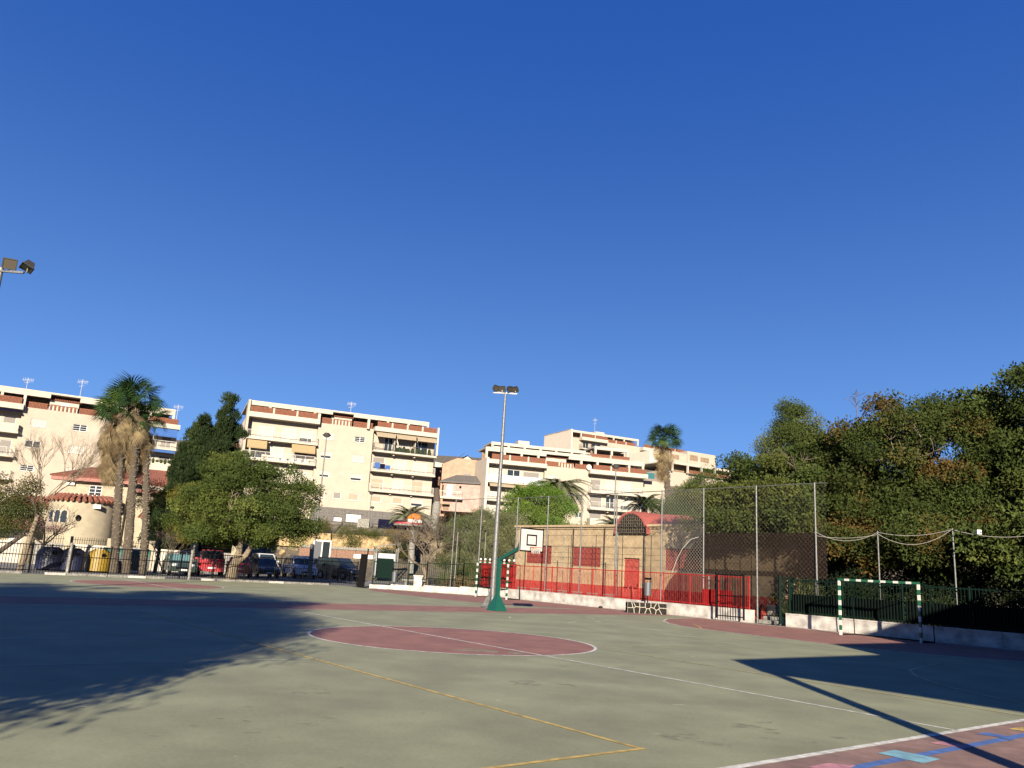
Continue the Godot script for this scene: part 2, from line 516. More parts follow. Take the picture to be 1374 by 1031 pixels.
	for i in 220:
		var z := -5.5 - 18.0 * pow(rng.randf(), 1.2)
		var c := Vector2(rng.randf_range(-0.6, 0.6) * -z, z)
		if c.dot(DA) < -5.4:
			blotch(pale if i % 3 == 0 else dark, c, rng.randf_range(0.004, 0.016), 0.0016 + 0.0000005 * i if c.distance_to(g2(-16.5, 11.58)) > 3.5 else 0.0036)
	ground_part("court_stain", dark, M.stain)
	ground_part("court_scuff", pale, M.pale_stain)
func blotch(mb: MB, c: Vector2, r: float, y: float) -> void:
	var poly := PackedVector2Array()
	var lean := rng.randf_range(-0.4, 0.4)
	var p0 := rng.randf() * TAU
	for k in 14:
		var t := TAU * k / 14
		poly.append(c + Vector2(cos(t) * 1.6, sin(t) * 0.8).rotated(lean) * r * (1.0 + 0.3 * sin(t * 2.0 + p0) + 0.15 * sin(t * 5.0 + p0 * 2.0)))
	mb.sheet(poly, y)

func hill_height(x: float, z: float) -> float:
	var d := -z
	var pts := [[76.0, -0.03], [84.0, 1.2], [87.4, 2.4], [87.75, 4.3], [92.0, 5.6], [98.0, 6.1], [125.0, 7.5], [165.0, 20.0], [205.0, 29.0], [300.0, 40.0], [500.0, 55.0]]
	if x < -28.0:
		pts = [[76.0, -0.03], [80.0, 1.0], [84.0, 1.6], [90.0, 3.0], [98.0, 5.0], [125.0, 7.5], [165.0, 20.0], [205.0, 29.0], [300.0, 40.0], [500.0, 55.0]]
	elif x > -5.0:
		pts = [[76.0, -0.03], [84.0, 2.5], [98.0, 6.1], [125.0, 7.5], [165.0, 20.0], [205.0, 29.0], [300.0, 40.0], [500.0, 55.0]]
	for i in pts.size() - 1:
		if d <= pts[i + 1][0]:
			return lerpf(pts[i][1], pts[i + 1][1], clampf((d - pts[i][0]) / (pts[i + 1][0] - pts[i][0]), 0, 1))
	return 55.0
func hillside() -> void:
	var mb := MB.new()
	var xs := []
	var x := -260.0
	while x <= 260.0:
		xs.append(x)
		x += 8.0 if absf(x) < 80 else 30.0
	xs.append_array([-28.1, -27.9, -5.1, -4.9])
	xs.sort()
	var zs := [-76.0, -80.0, -84.0, -87.4, -87.75, -90.0, -92.0, -98.0, -110.0, -125.0, -145.0, -165.0, -185.0, -205.0, -250.0, -300.0, -500.0]
	for i in xs.size() - 1:
		for k in zs.size() - 1:
			var p := []
			for e in [[i, k], [i + 1, k], [i + 1, k + 1], [i, k + 1]]:
				p.append(Vector3(xs[e[0]], hill_height(xs[e[0]], zs[e[1]]) - 0.02, zs[e[1]]))
			mb.facet(p[0], p[1], p[2], Vector3(0, 1, 0.3))
			mb.facet(p[0], p[2], p[3], Vector3(0, 1, 0.3))
	ground_part("hillside", mb, M.dirt)

# ---------- low white walls ----------
func wall_run(o: Node3D, a0: float, a1: float, b: float, h: float, mat_: Material, coping := 0.0) -> void:
	var n := int(ceil(absf(a1 - a0) / 3.0))
	for i in n:
		var s := lerpf(a0, a1, float(i) / n)
		var e := lerpf(a0, a1, float(i + 1) / n) - 0.012
		var mb := MB.new()
		mb.beam(g3(s, b, h * 0.5), g3(e, b, h * 0.5), 0.3, h)
		part("wall_section", mb, mat_, o)
		if coping > 0.0:
			mb = MB.new()
			mb.beam(g3(s, b, h + coping * 0.5), g3(e, b, h + coping * 0.5), 0.34, coping)
			part("coping", mb, mat_, o)
func plinths() -> void:
	var o := thing("plinth_wall", "long low white wall under the red bar fence in front of the tan hut", "low wall")
	wall_run(o, -41.0, -22.45, 31.9, 0.56, M.white_wall)
	o = thing("plinth_wall", "low white wall under the dark green bar fence behind the near goal, its far end shaded", "low wall")
	wall_run(o, -20.7, 2.0, 31.9, 0.50, M.white_wall, 0.05)
	o = thing("plinth_wall", "low curved white wall under the green fence between the gate and the red fence", "low wall")
	var run := gp([[-48.2, 26.9], [-47.3, 28.0], [-45.4, 29.3], [-43.3, 30.7], [-41.05, 31.7]])
	for i in run.size() - 1:
		var mb := MB.new()
		mb.beam(Vector3(run[i].x, 0.125 + 0.04 * i, run[i].y), Vector3(run[i + 1].x, 0.125 + 0.04 * i, run[i + 1].y), 0.3, 0.25 + 0.08 * i)
		part("wall_section", mb, M.white_wall, o)
	o = thing("pillar", "short white masonry pillar standing on the curved white wall by the litter bin", "pillar")
	var p := g2(-46.0, 29.2)
	var mb := MB.new()
	mb.span(Vector3(p.x - 0.28, 0, p.y - 0.28), Vector3(p.x + 0.28, 0.92, p.y + 0.28))
	part("shaft", mb, M.white_wall, o)
	mb = MB.new()
	mb.span(Vector3(p.x - 0.32, 0.92, p.y - 0.32), Vector3(p.x + 0.32, 1.0, p.y + 0.32))
	part("cap", mb, M.white_wall, o)
	o = thing("kerb", "pale kerb stones along the foot of the street fence", "kerb")
	for i in 26:
		if i in [9, 16, 17]:
			continue
		mb = MB.new()
		mb.beam(g3(-50.85, -2.0 + i * 1.05, 0.06), g3(-50.85, -1.0 + i * 1.05, 0.06), 0.16, 0.12)
		part("kerb_stone", mb, M.white_wall if i % 4 == 2 else M.concrete, o)
	o = thing("steps", "two low concrete steps in the gap between the white walls", "steps")
	for i in 2:
		mb = MB.new()
		mb.beam(g3(-22.3, 32.3 + 0.35 * i, 0.09 + 0.15 * i), g3(-20.85, 32.3 + 0.35 * i, 0.09 + 0.15 * i), 0.36, 0.16)
		part("step", mb, M.concrete, o)

# ---------- fences ----------
# bars of one fence between two points; each bar a part
func bars(o: Node3D, p0: Vector3, p1: Vector3, pitch: float, h: float, r: float, m: Material, rails: Array, post_every: float, post_h: float, post_r: float) -> void:
	var len := p0.distance_to(p1)
	var dir := (p1 - p0) / len
	var bm := CylinderMesh.new()
	bm.top_radius = r
	bm.bottom_radius = r
	bm.height = h
	bm.radial_segments = 6
	bm.rings = 1
	var n := int(len / pitch)
	for i in n:
		var b := piece("bar", bm, m, o)
		b.position = p0 + dir * (i + 0.5) * pitch + Vector3(0, h * 0.5, 0)
	for y in rails:
		var mb := MB.new()
		mb.beam(p0 + Vector3(0, y, 0), p1 + Vector3(0, y, 0), 0.02, 0.045)
		part("rail", mb, m, o)
	if post_every > 0.0:
		var k := int(round(len / post_every))
		for i in k + 1:
			var mb := MB.new()
			var at := p0 + dir * len * i / k
			mb.beam(at, at + Vector3(0, post_h, 0), post_r * 2, post_r * 2)
			part("post", mb, m, o)
func fences() -> void:
	# street fence
	var o := thing("bar_fence", "long black iron bar fence between the court and the parked cars", "fence")
	bars(o, g3(-51.0, -6.0, 0.05), g3(-51.0, 27.4, 0.05), 0.142, 1.55, 0.015, M.iron, [0.16, 0.95, 1.5], 2.0, 1.62, 0.03)
	for b in [3.6, 9.6, 16.2]:
		var mb := MB.new()
		var p := g3(-51.05, b)
		mb.tube([p, p + Vector3(0, 1.75, 0)], [0.09, 0.085], 8)
		part("concrete_post", mb, M.concrete, o)
	# gate pillar
	o = thing("gate_post", "tall black steel gate post leaning by the opening of the street fence", "gate post")
	var mb := MB.new()
	var q := g3(-49.0, 26.6)
	mb.beam(q, q + Vector3(0.10, 2.15, 0), 0.40, 0.14)
	part("panel", mb, M.black, o)
	mb = MB.new()
	mb.beam(q + Vector3(0.26, 0, 0.0), q + Vector3(0.34, 2.5, 0), 0.07, 0.07)
	part("pole", mb, M.black, o)
	# green fence along the curved wall
	o = thing("bar_fence", "dark green bar fence on the curved white wall beside the black gate post", "fence")
	var run := [[-48.3, 27.1], [-45.4, 29.4], [-43.3, 30.8], [-39.4, 31.9]]
	for i in 3:
		var s := g3(run[i][0], run[i][1], 0.25 + 0.1 * i)
		var e := g3(run[i + 1][0], run[i + 1][1], 0.25 + 0.1 * i)
		bars(o, s, e, 0.13, 1.5, 0.014, M.green_iron, [0.06, 0.5, 1.46], 1.3, 1.6, 0.03)
	# red fence
	o = thing("bar_fence", "bright red bar fence on the white wall before the tan hut", "fence")
	bars(o, g3(-39.3, 31.85, 0.56), g3(-22.6, 31.85, 0.56), 0.115, 1.42, 0.010, M.red_iron, [0.08, 1.40], 1.67, 1.46, 0.024)
	for e in [[-25.3, -23.6]]:
		mb = MB.new()
		mb.beam(g3(e[0], 32.0, 0.95), g3(e[1], 32.0, 0.95), 0.02, 0.75)
		part("sheet_panel", mb, M.red_iron, o)
	# red sheet gate with round white caps
	o = thing("sheet_gate", "red sheet metal gate with a row of white topped posts behind the far goal", "gate")
	for i in 4:
		mb = MB.new()
		var a := -42.9 + i * 0.86
		mb.beam(g3(a + 0.03, 31.9, 1.28), g3(a + 0.83, 31.9, 1.28), 0.03, 1.42)
		part("panel", mb, M.red_iron, o)
	for i in 8:
		mb = MB.new()
		var p := g3(-42.9 + i * 0.49, 31.82, 0.56)
		mb.tube([p, p + Vector3(0, 1.62, 0)], [0.045, 0.045], 8)
		var post := part("post", mb, M.red_iron, o)
		mb = MB.new()
		mb.ball(p + Vector3(0, 1.68, 0), Vector3(0.075, 0.075, 0.075))
		part("cap", mb, M.white, post)
	# dark green fence, near side
	o = thing("bar_fence", "dark green bar fence on the white wall under the big trees behind the near goal", "fence")
	bars(o, g3(-20.6, 31.9, 0.55), g3(-1.0, 31.9, 0.55), 0.125, 1.46, 0.013, M.green_iron, [0.08, 1.40], 2.45, 1.5, 0.028)
	for i in 8:
		mb = MB.new()
		mb.beam(g3(-20.55 + i * 2.45, 32.0, 0.98), g3(-18.14 + i * 2.45, 32.0, 0.98), 0.008, 0.78)
		part("shade_cloth", mb, M.shade_cloth, o)
	# gates either side of the steps
	o = thing("gate_leaf", "open black bar gate leaf at the end of the red fence, left of the steps", "gate")
	bars(o, g3(-23.9, 31.2, 0.1), g3(-22.5, 31.3, 0.1), 0.13, 1.95, 0.011, M.iron, [0.12, 1.0, 1.92], 1.4, 2.0, 0.035)
	o = thing("gate_leaf", "dark green gate leaf folded against the end of the shaded white wall", "gate")
	bars(o, g3(-20.95, 32.6, 0.1), g3(-20.8, 31.5, 0.1), 0.13, 1.95, 0.011, M.green_iron, [0.12, 1.0, 1.92], 1.1, 2.0, 0.05)
	# tall ball-stop net: steel poles, top rail, woven wire
	o = thing("ball_stop_fence", "tall chain link ball stop fence on galvanised poles above the red fence", "fence")
	var tops := [-45.7, -42.7, -39.75, -36.86, -33.95, -31.2, -28.0, -25.35, -22.35, -19.4]
	for a in tops:
		mb = MB.new()
		var p := g3(a, 32.1 if a > -42 else 31.5)
		mb.tube([p, p + Vector3(0, 6.12, 0)], [0.045, 0.04], 8)
		part("pole", mb, M.steel, o)
	for a in [-46.4, -43.2, -39.95, -35.6, -31.3, -25.2, -22.5, -19.6]:
		mb = MB.new()
		var p := g3(a, 32.32)
		mb.tube([p, p + Vector3(0, 4.0, 0)], [0.03, 0.028], 6)
		part("stub_pole", mb, M.concrete, o)
	for i in tops.size() - 1:
		mb = MB.new()
		mb.tube([g3(tops[i], 32.1 if tops[i] > -42 else 31.5, 6.08), g3(tops[i + 1], 32.1 if tops[i + 1] > -42 else 31.5, 6.08)], [0.022, 0.022], 6)
		part("top_rail", mb, M.steel, o)
	mb = MB.new()
	mb.tube([g3(-19.4, 32.1, 6.08), g3(-18.85, 32.1, 6.08)], [0.022, 0.022], 6)
	part("top_rail", mb, M.steel, o)
	for e in [[-45.6, -36.9, 0.34, 0.0016], [-36.86, -28.05, 0.22, 0.0014], [-27.98, -25.40, 0.125, 0.0042], [-25.3, -18.9, 0.15, 0.0009]]:
		stuff(part("wire_mesh", chain_link(e[0], e[1], 2.0, 6.05, e[2], e[3]), M.steel if e[3] > 0.005 else M.concrete, o))
	stuff(part("wire_mesh", chain_link(-36.86, -18.9, 0.6, 2.0, 0.26, 0.0012), M.concrete, o))
	var cloth := PackedVector2Array([Vector2(-25.4, 3.95), Vector2(-18.95, 3.98), Vector2(-18.95, 2.05), Vector2(-26.75, 2.05), Vector2(-26.5, 2.7), Vector2(-26.2, 3.2), Vector2(-25.8, 3.62)])
	mb = MB.new()
	var ci := Geometry2D.triangulate_polygon(cloth)
	for i in range(0, ci.size(), 3):
		mb.facet(g3(cloth[ci[i]].x, 32.17, cloth[ci[i]].y), g3(cloth[ci[i + 1]].x, 32.17, cloth[ci[i + 1]].y), g3(cloth[ci[i + 2]].x, 32.17, cloth[ci[i + 2]].y), Vector3(-0.788, 0, 0.6157))
	part("windscreen_cloth", mb, M.windscreen, o)
	mb = MB.new()
	mb.tube([g3(-25.5, 31.9, 3.75), g3(-25.8, 31.7, 3.62), g3(-26.2, 31.6, 3.2), g3(-26.5, 31.55, 2.7), g3(-26.75, 31.5, 2.05)], [0.014, 0.014, 0.014, 0.014, 0.014], 6)
	part("loose_net_edge", mb, M.cord, o)
	# poles and slack rope along the near trees
	o = thing("light_pole", "thin grey pole carrying a slack cable, behind the left half of the near goal", "pole", Vector3.ZERO, 0.0, "thin cable poles under the big trees")
	mb = MB.new()
	var p2 := g3(-16.7, 32.15, 0.0)
	mb.tube([p2, p2 + Vector3(0, 4.05, 0)], [0.035, 0.03], 8)
	part("shaft", mb, M.steel, o)
	o = thing("light_pole", "thin grey pole carrying a slack cable, right of the near goal", "pole", Vector3.ZERO, 0.0, "thin cable poles under the big trees")
	mb = MB.new()
	p2 = g3(-13.8, 32.15, 0.0)
	mb.tube([p2, p2 + Vector3(0, 4.15, 0)], [0.035, 0.03], 8)
	part("shaft", mb, M.steel, o)
	o = thing("cable", "pale slack cable strung from the tall fence past both thin poles", "cable")
	for e in [[-19.4, 4.0, -16.7, 3.98, 0.35], [-16.7, 4.0, -13.8, 4.1, 0.18], [-16.7, 3.95, -13.8, 4.1, 0.5], [-13.8, 4.1, -10.4, 4.05, 0.25], [-19.4, 3.85, -16.7, 3.9, 0.12]]:
		mb = MB.new()
		var pts := []
		var rad := []
		for i in 13:
			var t := i / 12.0
			pts.append(g3(lerpf(e[0], e[2], t), 32.1, lerpf(e[1], e[3], t) - float(e[4]) * 4.0 * t * (1.0 - t)))
			rad.append(0.009)
		mb.tube(pts, rad, 5)
		part("strand", mb, M.cord, o)
	o = thing("floodlight", "small white floodlight box hanging on the slack cable", "floodlight")
	mb = MB.new()
	mb.box(g3(-12.85, 32.05, 4.0), Vector3(0.16, 0.16, 0.12))
	part("box", mb, M.white, o)

func chain_link(a0: float, a1: float, y0: float, y1: float, pitch: float, r: float) -> MB:
	var mb := MB.new()
	var w := absf(a1 - a0)
	var h := y1 - y0
	var k := -h
	while k < w:
		for s in 2:
			var t0 := maxf(0.0, -k)
			var t1 := minf(h, w - k)
			if t1 > t0:
				var u0 := k + t0
				var u1 := k + t1
				var ya := y0 + t0 if s == 0 else y1 - t0
				var yb := y0 + t1 if s == 0 else y1 - t1
				var p := g3(a0 + u0, 32.12 + 0.006 * s, ya)
				var q := g3(a0 + u1, 32.12 + 0.006 * s, yb)
				mb.beam(p, q, r * 2, r * 2)
		k += pitch * 1.414
	return mb

# ---------- the tan hut ----------
func hut() -> void:
	# local x runs along a (right end nearer), local z points at the court
	var org := g3(-44.0, 35.5)
	var o := thing("hut", "long single storey tan hut with a red base band and red barrel roofed dormer", "building", org, TURN_A)
	var rects := [[1.2, 2.2, 3.75, 3.35], [5.75, 2.15, 8.25, 3.32], [13.3, 2.15, 15.75, 3.35]]
	var mb := MB.new()
	holed(mb, 0.0, 21.5, 1.1, 4.55, 0.0, rects + [[10.15, 0.5, 11.4, 2.75]], 0.2)
	part("wall", mb, M.tan, o)
	mb = MB.new()
	mb.span(Vector3(0, 0.0, -7.0), Vector3(21.5, 4.5, -0.3))
	part("rear_wall", mb, M.tan, o)
	mb = MB.new()
	holed(mb, 0.0, 21.5, 0.0, 1.1, 0.03, [[10.15, -0.1, 11.4, 1.2]], 0.25)
	part("base_band", mb, M.hut_red, o)
	mb = MB.new()
	mb.span(Vector3(-0.1, 4.55, -7.1), Vector3(21.6, 4.68, 0.12))
	part("roof_slab", mb, M.tan, o)
	for r in rects:
		window(o, r, 0.0, "red_slats", 0.0)
	mb = MB.new()
	mb.span(Vector3(10.17, 0.0, -0.17), Vector3(11.38, 2.73, -0.12))
	var d := part("door", mb, M.hut_red, o)
	mb = MB.new()
	mb.box(Vector3(11.22, 1.25, -0.09), Vector3(0.04, 0.16, 0.05))
	part("handle", mb, M.black, d)
	mb = MB.new()
	for t in [[10.4, 0.05, 10.9, 1.3], [11.6, 0.05, 11.0, 1.3]]:
		mb.beam(Vector3(t[0], t[1], 0.5), Vector3(t[2], t[3], 0.15), 0.05, 0.05)
	part("door_brace", mb, M.hut_red, o)
	# plinth vents of concrete along the foot
	for i in 7:
		mb = MB.new()
		mb.span(Vector3(0.5 + i * 1.35, 0.15, 0.03), Vector3(1.4 + i * 1.35, 0.62, 0.06))
		part("vent", mb, M.concrete, o)
	mb = MB.new()
	mb.span(Vector3(19.9, 0.0, 0.03), Vector3(21.5, 0.75, 0.1))
	part("bare_patch", mb, M.concrete, o)
	# barrel vault: axis runs back from the wall
	var c := Vector3(10.85, 4.12, 0)
	var r0 := 1.30
	mb = MB.new()
	var seg := 16
	for i in seg:
		var t0 := PI * i / seg
		var t1 := PI * (i + 1) / seg
		for e in [[r0, 1.0], [r0 - 0.12, -1.0]]:
			var p0 := c + Vector3(cos(t0), sin(t0), 0) * float(e[0])
			var p1 := c + Vector3(cos(t1), sin(t1), 0) * float(e[0])
			mb.flat(p0 + Vector3(0, 0, 0.25), p1 + Vector3(0, 0, 0.25), p1 - Vector3(0, 0, 6.4), p0 - Vector3(0, 0, 6.4), (p0 + p1 - c * 2.0) * float(e[1]))
		var q0 := Vector3(cos(t0), sin(t0), 0)
		var q1 := Vector3(cos(t1), sin(t1), 0)
		mb.flat(c + q0 * r0 + Vector3(0, 0, 0.25), c + q1 * r0 + Vector3(0, 0, 0.25), c + q1 * (r0 - 0.12) + Vector3(0, 0, 0.25), c + q0 * (r0 - 0.12) + Vector3(0, 0, 0.25), Vector3(0, 0, 1))
	var vault := part("barrel_roof", mb, M.hut_roof, o)
	for i in 14:
		mb = MB.new()
		var z := 0.0 - i * 0.45
		var pts := []
		var rad := []
		for k in 13:
			var t := PI * k / 12.0
			pts.append(c + Vector3(cos(t), sin(t), 0) * (r0 + 0.02) + Vector3(0, 0, z))
			rad.append(0.035)
		mb.tube(pts, rad, 5)
		part("roof_rib", mb, M.hut_roof, vault)
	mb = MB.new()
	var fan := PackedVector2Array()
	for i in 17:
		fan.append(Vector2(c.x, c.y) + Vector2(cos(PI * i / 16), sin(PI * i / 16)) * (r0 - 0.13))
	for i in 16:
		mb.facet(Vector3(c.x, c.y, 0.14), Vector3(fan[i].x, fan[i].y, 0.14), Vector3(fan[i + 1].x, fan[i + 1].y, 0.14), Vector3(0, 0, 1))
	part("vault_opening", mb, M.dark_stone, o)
	mb = MB.new()
	for i in 15:
		var x := -1.2 + i * 0.17
		var top := sqrt(maxf(0.02, (r0 - 0.1) * (r0 - 0.1) - x * x))
		mb.beam(c + Vector3(x, 0.02, 0.2), c + Vector3(x, top, 0.2), 0.02, 0.02)
	for i in 7:
		var y := 0.08 + i * 0.17
		var half := sqrt(maxf(0.02, (r0 - 0.1) * (r0 - 0.1) - y * y))
		mb.beam(c + Vector3(-half, y, 0.22), c + Vector3(half, y, 0.22), 0.02, 0.02)
	part("vault_grille", mb, M.bark, o)
	# lean red hip to the right of the vault
	mb = MB.new()
	var h0 := Vector3(12.0, 4.68, 0.1)
	mb.flat(h0, Vector3(15.6, 4.68, 0.1), Vector3(14.2, 5.3, -3.0), Vector3(12.0, 5.38, -1.5), Vector3(0, 1, 1))
	mb.facet(Vector3(15.6, 4.68, 0.1), Vector3(15.6, 4.68, -6.5), Vector3(14.2, 5.3, -3.0), Vector3(1, 1, 0))
	mb.flat(Vector3(15.6, 4.68, -6.5), Vector3(12.0, 4.68, -6.5), Vector3(12.0, 5.38, -3.5), Vector3(14.2, 5.3, -3.0), Vector3(0, 1, -1))
	part("hip_roof", mb, M.hut_roof, o)
	# wire fence that stands close to the wall
	var f := thing("wire_fence", "dark thin post and wire fence close in front of the tan hut", "fence", org + Vector3(-0.788, 0, 0.6157) * 1.2, TURN_A)
	for i in 9:
		mb = MB.new()
		mb.tube([Vector3(2.6 + i * 2.15, 0, 0), Vector3(2.6 + i * 2.15, 4.0, 0)], [0.018, 0.016], 6)
		part("post", mb, M.iron, f)
	for y in [2.9, 3.25, 3.95]:
		mb = MB.new()
		mb.beam(Vector3(2.6, y, 0), Vector3(19.8, y, 0), 0.012, 0.014)
		part("wire", mb, M.iron, f)

# ---------- building helpers: local x along the facade, y up, z towards the court; heights are given above the court ----------
var base_v := 0.0
func holed(mb: MB, u0: float, u1: float, v0: float, v1: float, w: float, holes: Array, depth: float) -> void:
	var us := [u0, u1]
	var vs := [v0, v1]
	for h in holes:
		for u in [h[0], h[2]]:
			if u > u0 and u < u1:
				us.append(u)
		for v in [h[1], h[3]]:
			if v > v0 and v < v1:
				vs.append(v)
	us.sort()
	vs.sort()
	var dn := Vector3(0, -base_v, 0)
	for i in us.size() - 1:
		for k in vs.size() - 1:
			if us[i + 1] - us[i] < 1e-4 or vs[k + 1] - vs[k] < 1e-4:
				continue
			var c := Vector2((us[i] + us[i + 1]) * 0.5, (vs[k] + vs[k + 1]) * 0.5)
			var inside := false
			for h in holes:
				if c.x > h[0] and c.x < h[2] and c.y > h[1] and c.y < h[3]:
					inside = true
			if not inside:
				mb.flat(dn + Vector3(us[i], vs[k], w), dn + Vector3(us[i + 1], vs[k], w), dn + Vector3(us[i + 1], vs[k + 1], w), dn + Vector3(us[i], vs[k + 1], w), Vector3(0, 0, 1))
	for h in holes + [[u0, v0, u1, v1]]:
		var s := -1.0 if h == [u0, v0, u1, v1] else 1.0
		var a := maxf(h[0], u0)
		var b := maxf(h[1], v0)
		var c2 := minf(h[2], u1)
		var d := minf(h[3], v1)
		mb.flat(dn + Vector3(a, b, w), dn + Vector3(a, d, w), dn + Vector3(a, d, w - depth), dn + Vector3(a, b, w - depth), Vector3(s, 0, 0))
		mb.flat(dn + Vector3(c2, b, w), dn + Vector3(c2, d, w), dn + Vector3(c2, d, w - depth), dn + Vector3(c2, b, w - depth), Vector3(-s, 0, 0))
		mb.flat(dn + Vector3(a, b, w), dn + Vector3(c2, b, w), dn + Vector3(c2, b, w - depth), dn + Vector3(a, b, w - depth), Vector3(0, s, 0))
		mb.flat(dn + Vector3(a, d, w), dn + Vector3(c2, d, w), dn + Vector3(c2, d, w - depth), dn + Vector3(a, d, w - depth), Vector3(0, -s, 0))
func bs(u0: float, u1: float, v0: float, v1: float, w0: float, w1: float) -> MB:
	var mb := MB.new()
	mb.span(Vector3(u0, v0 - base_v, w0), Vector3(u1, v1 - base_v, w1))
	return mb
func slats(mb: MB, r: Array, w: float, pitch: float) -> void:
	var y: float = r[1]
	while y < r[3] - 0.02:
		var t := minf(y + pitch, r[3])
		mb.flat(Vector3(r[0], y - base_v, w + 0.018), Vector3(r[2], y - base_v, w + 0.018), Vector3(r[2], t - base_v, w), Vector3(r[0], t - base_v, w), Vector3(0, 0.2, 1))
		mb.flat(Vector3(r[0], t - base_v, w), Vector3(r[2], t - base_v, w), Vector3(r[2], t - base_v, w + 0.018), Vector3(r[0], t - base_v, w + 0.018), Vector3(0, -1, 0.1))
		y = t
func window(o: Node3D, r: Array, w: float, kind: String, sill := 0.06) -> void:
	var f := MB.new()
	var t := 0.06
	var z0 := w - 0.13
	var z1 := w - 0.07
	for e in [[r[0], r[0] + t, r[1], r[3]], [r[2] - t, r[2], r[1], r[3]], [r[0] + t, r[2] - t, r[1], r[1] + t], [r[0] + t, r[2] - t, r[3] - t, r[3]]]:
		f.span(Vector3(e[0], e[2] - base_v, z0), Vector3(e[1], e[3] - base_v, z1))
	var mid: float = (r[0] + r[2]) * 0.5
	if kind in ["glass", "red_slats", "grid"]:
		f.span(Vector3(mid - 0.035, r[1] + t - base_v, z0), Vector3(mid + 0.035, r[3] - t - base_v, z1))
	if kind == "grid":
		for q in [0.33, 0.66]:
			var y: float = lerpf(r[1], r[3], q)
			f.span(Vector3(r[0] + t, y - 0.02 - base_v, z0), Vector3(mid - 0.036, y + 0.02 - base_v, z1))
			f.span(Vector3(mid + 0.036, y - 0.02 - base_v, z0), Vector3(r[2] - t, y + 0.02 - base_v, z1))
	var fm: Material = M.slat_red if kind == "red_slats" else M.white
	var win := part("window", f, fm, o)
	if kind != "shutter" and kind != "tan" and kind != "dark":
		part("pane", bs(r[0] + t, r[2] - t, r[1] + t, r[3] - t, w - 0.14, w - 0.115), M.glass, win)
	if kind in ["shutter", "tan", "half", "dark"]:
		var s := MB.new()
		var lo: float = r[1] + t if kind != "half" else lerpf(r[1], r[3], 0.38)
		slats(s, [r[0] + t, lo, r[2] - t, r[3] - t], w - 0.11, 0.09)
		part("shutter", s, M.tan_shutter if kind == "tan" else M.grey_shutter if kind == "dark" else M.shutter, win)
	elif kind == "red_slats":
		for e in [[r[0] + t, mid - 0.04], [mid + 0.04, r[2] - t]]:
			var s := MB.new()
			slats(s, [e[0], r[1] + t, e[1], r[3] - t], w - 0.09, 0.075)
			part("shutter", s, M.slat_red, win)
	if sill > 0.0:
		part("sill", bs(r[0] - 0.06, r[2] + 0.06, r[1] - 0.07, r[1] - 0.004, w - 0.12, w + sill), M.cream_white, win)
func rail(o: Node3D, u0: float, u1: float, v: float, w: float, back: float, kind: String, h := 0.95) -> void:
	var mb := MB.new()
	if kind == "solid" or kind == "glass":
		var t := 0.10 if kind == "solid" else 0.02
		mb = bs(u0, u1, v + 0.002, v + h, w - t, w)
		part("parapet" if kind == "solid" else "glass_panel", mb, M.cream_white if kind == "solid" else M.rail_glass, o)
		for u in [u0, u1 - t]:
			part("side_panel", bs(u, u + t, v + 0.002, v + h, back, w - t - 0.003), M.cream_white if kind == "solid" else M.rail_glass, o)
		return
	var y := v - base_v
	for e in [h, 0.1]:
		mb.beam(Vector3(u0, y + e, w - 0.05), Vector3(u1, y + e, w - 0.05), 0.05, 0.05)
	var n := int((u1 - u0) / 0.16)
	for i in n + 1:
		var u := lerpf(u0, u1, float(i) / n)
		var thick := 0.05 if i % 8 == 0 else 0.018
		mb.beam(Vector3(u, y, w - 0.05), Vector3(u, y + h, w - 0.05), thick, thick)
	for u in [u0, u1]:
		mb.beam(Vector3(u, y + h, back), Vector3(u, y + h, w - 0.05), 0.04, 0.04)
		for i in 7:
			var z := lerpf(back, w - 0.05, i / 7.0)
			mb.beam(Vector3(u, y, z), Vector3(u, y + h, z), 0.018, 0.018)
	part("railing", mb, M.rail_dark if kind == "dark" else M.rail_white, o)
func balcony(o: Node3D, u0: float, u1: float, v: float, back: float, front: float, kind: String) -> MeshInstance3D:
	var s := part("balcony", bs(u0, u1, v - 0.25, v, back, front), M.cream_white, o)
	rail(s, u0 + 0.06, u1 - 0.06, v, front - 0.04, back, kind)
	for i in 2:
		var u := lerpf(u0, u1, 0.33 + 0.33 * i)
		part("bracket", bs(u - 0.12, u + 0.12, v - 0.5, v - 0.252, back, front - 0.5), M.cream_white, s)
	return s
func brick_band(o: Node3D, u0: float, u1: float, v0: float, v1: float, w: float, panel := 2.7, open := false) -> void:
	var n := maxi(1, int(round((u1 - u0) / panel)))
	for i in n:
		var a := lerpf(u0, u1, float(i) / n)
		var b := lerpf(u0, u1, float(i + 1) / n)
		if i < n - 1:
			part("balustrade_post", bs(b - 0.11, b + 0.11, v0, v1 + 0.02, w - 0.16, w + 0.012), M.cream_white, o)
		var mb := MB.new()
		var u := a + 0.12
		var pitch := 0.16 if not open else 0.46
		while u < b - 0.2:
			mb.span(Vector3(u, v0 + 0.004 - base_v, w - 0.11), Vector3(u + (0.125 if not open else 0.20), v1 - 0.082 - base_v, w - 0.01))
			u += pitch
		mb.span(Vector3(a + 0.115, v1 - 0.08 - base_v, w - 0.13), Vector3(b - 0.115, v1 - base_v, w))
		if not open:
			mb.span(Vector3(a + 0.115, v0 + 0.004 - base_v, w - 0.15), Vector3(b - 0.115, v1 - 0.1 - base_v, w - 0.115))
		part("brick_balustrade", mb, M.terracotta, o)
		if open:
			part("balustrade_backing", bs(a + 0.115, b - 0.115, v0 + 0.004, v1 - 0.1, w - 0.15, w - 0.115), M.cream_white, o)
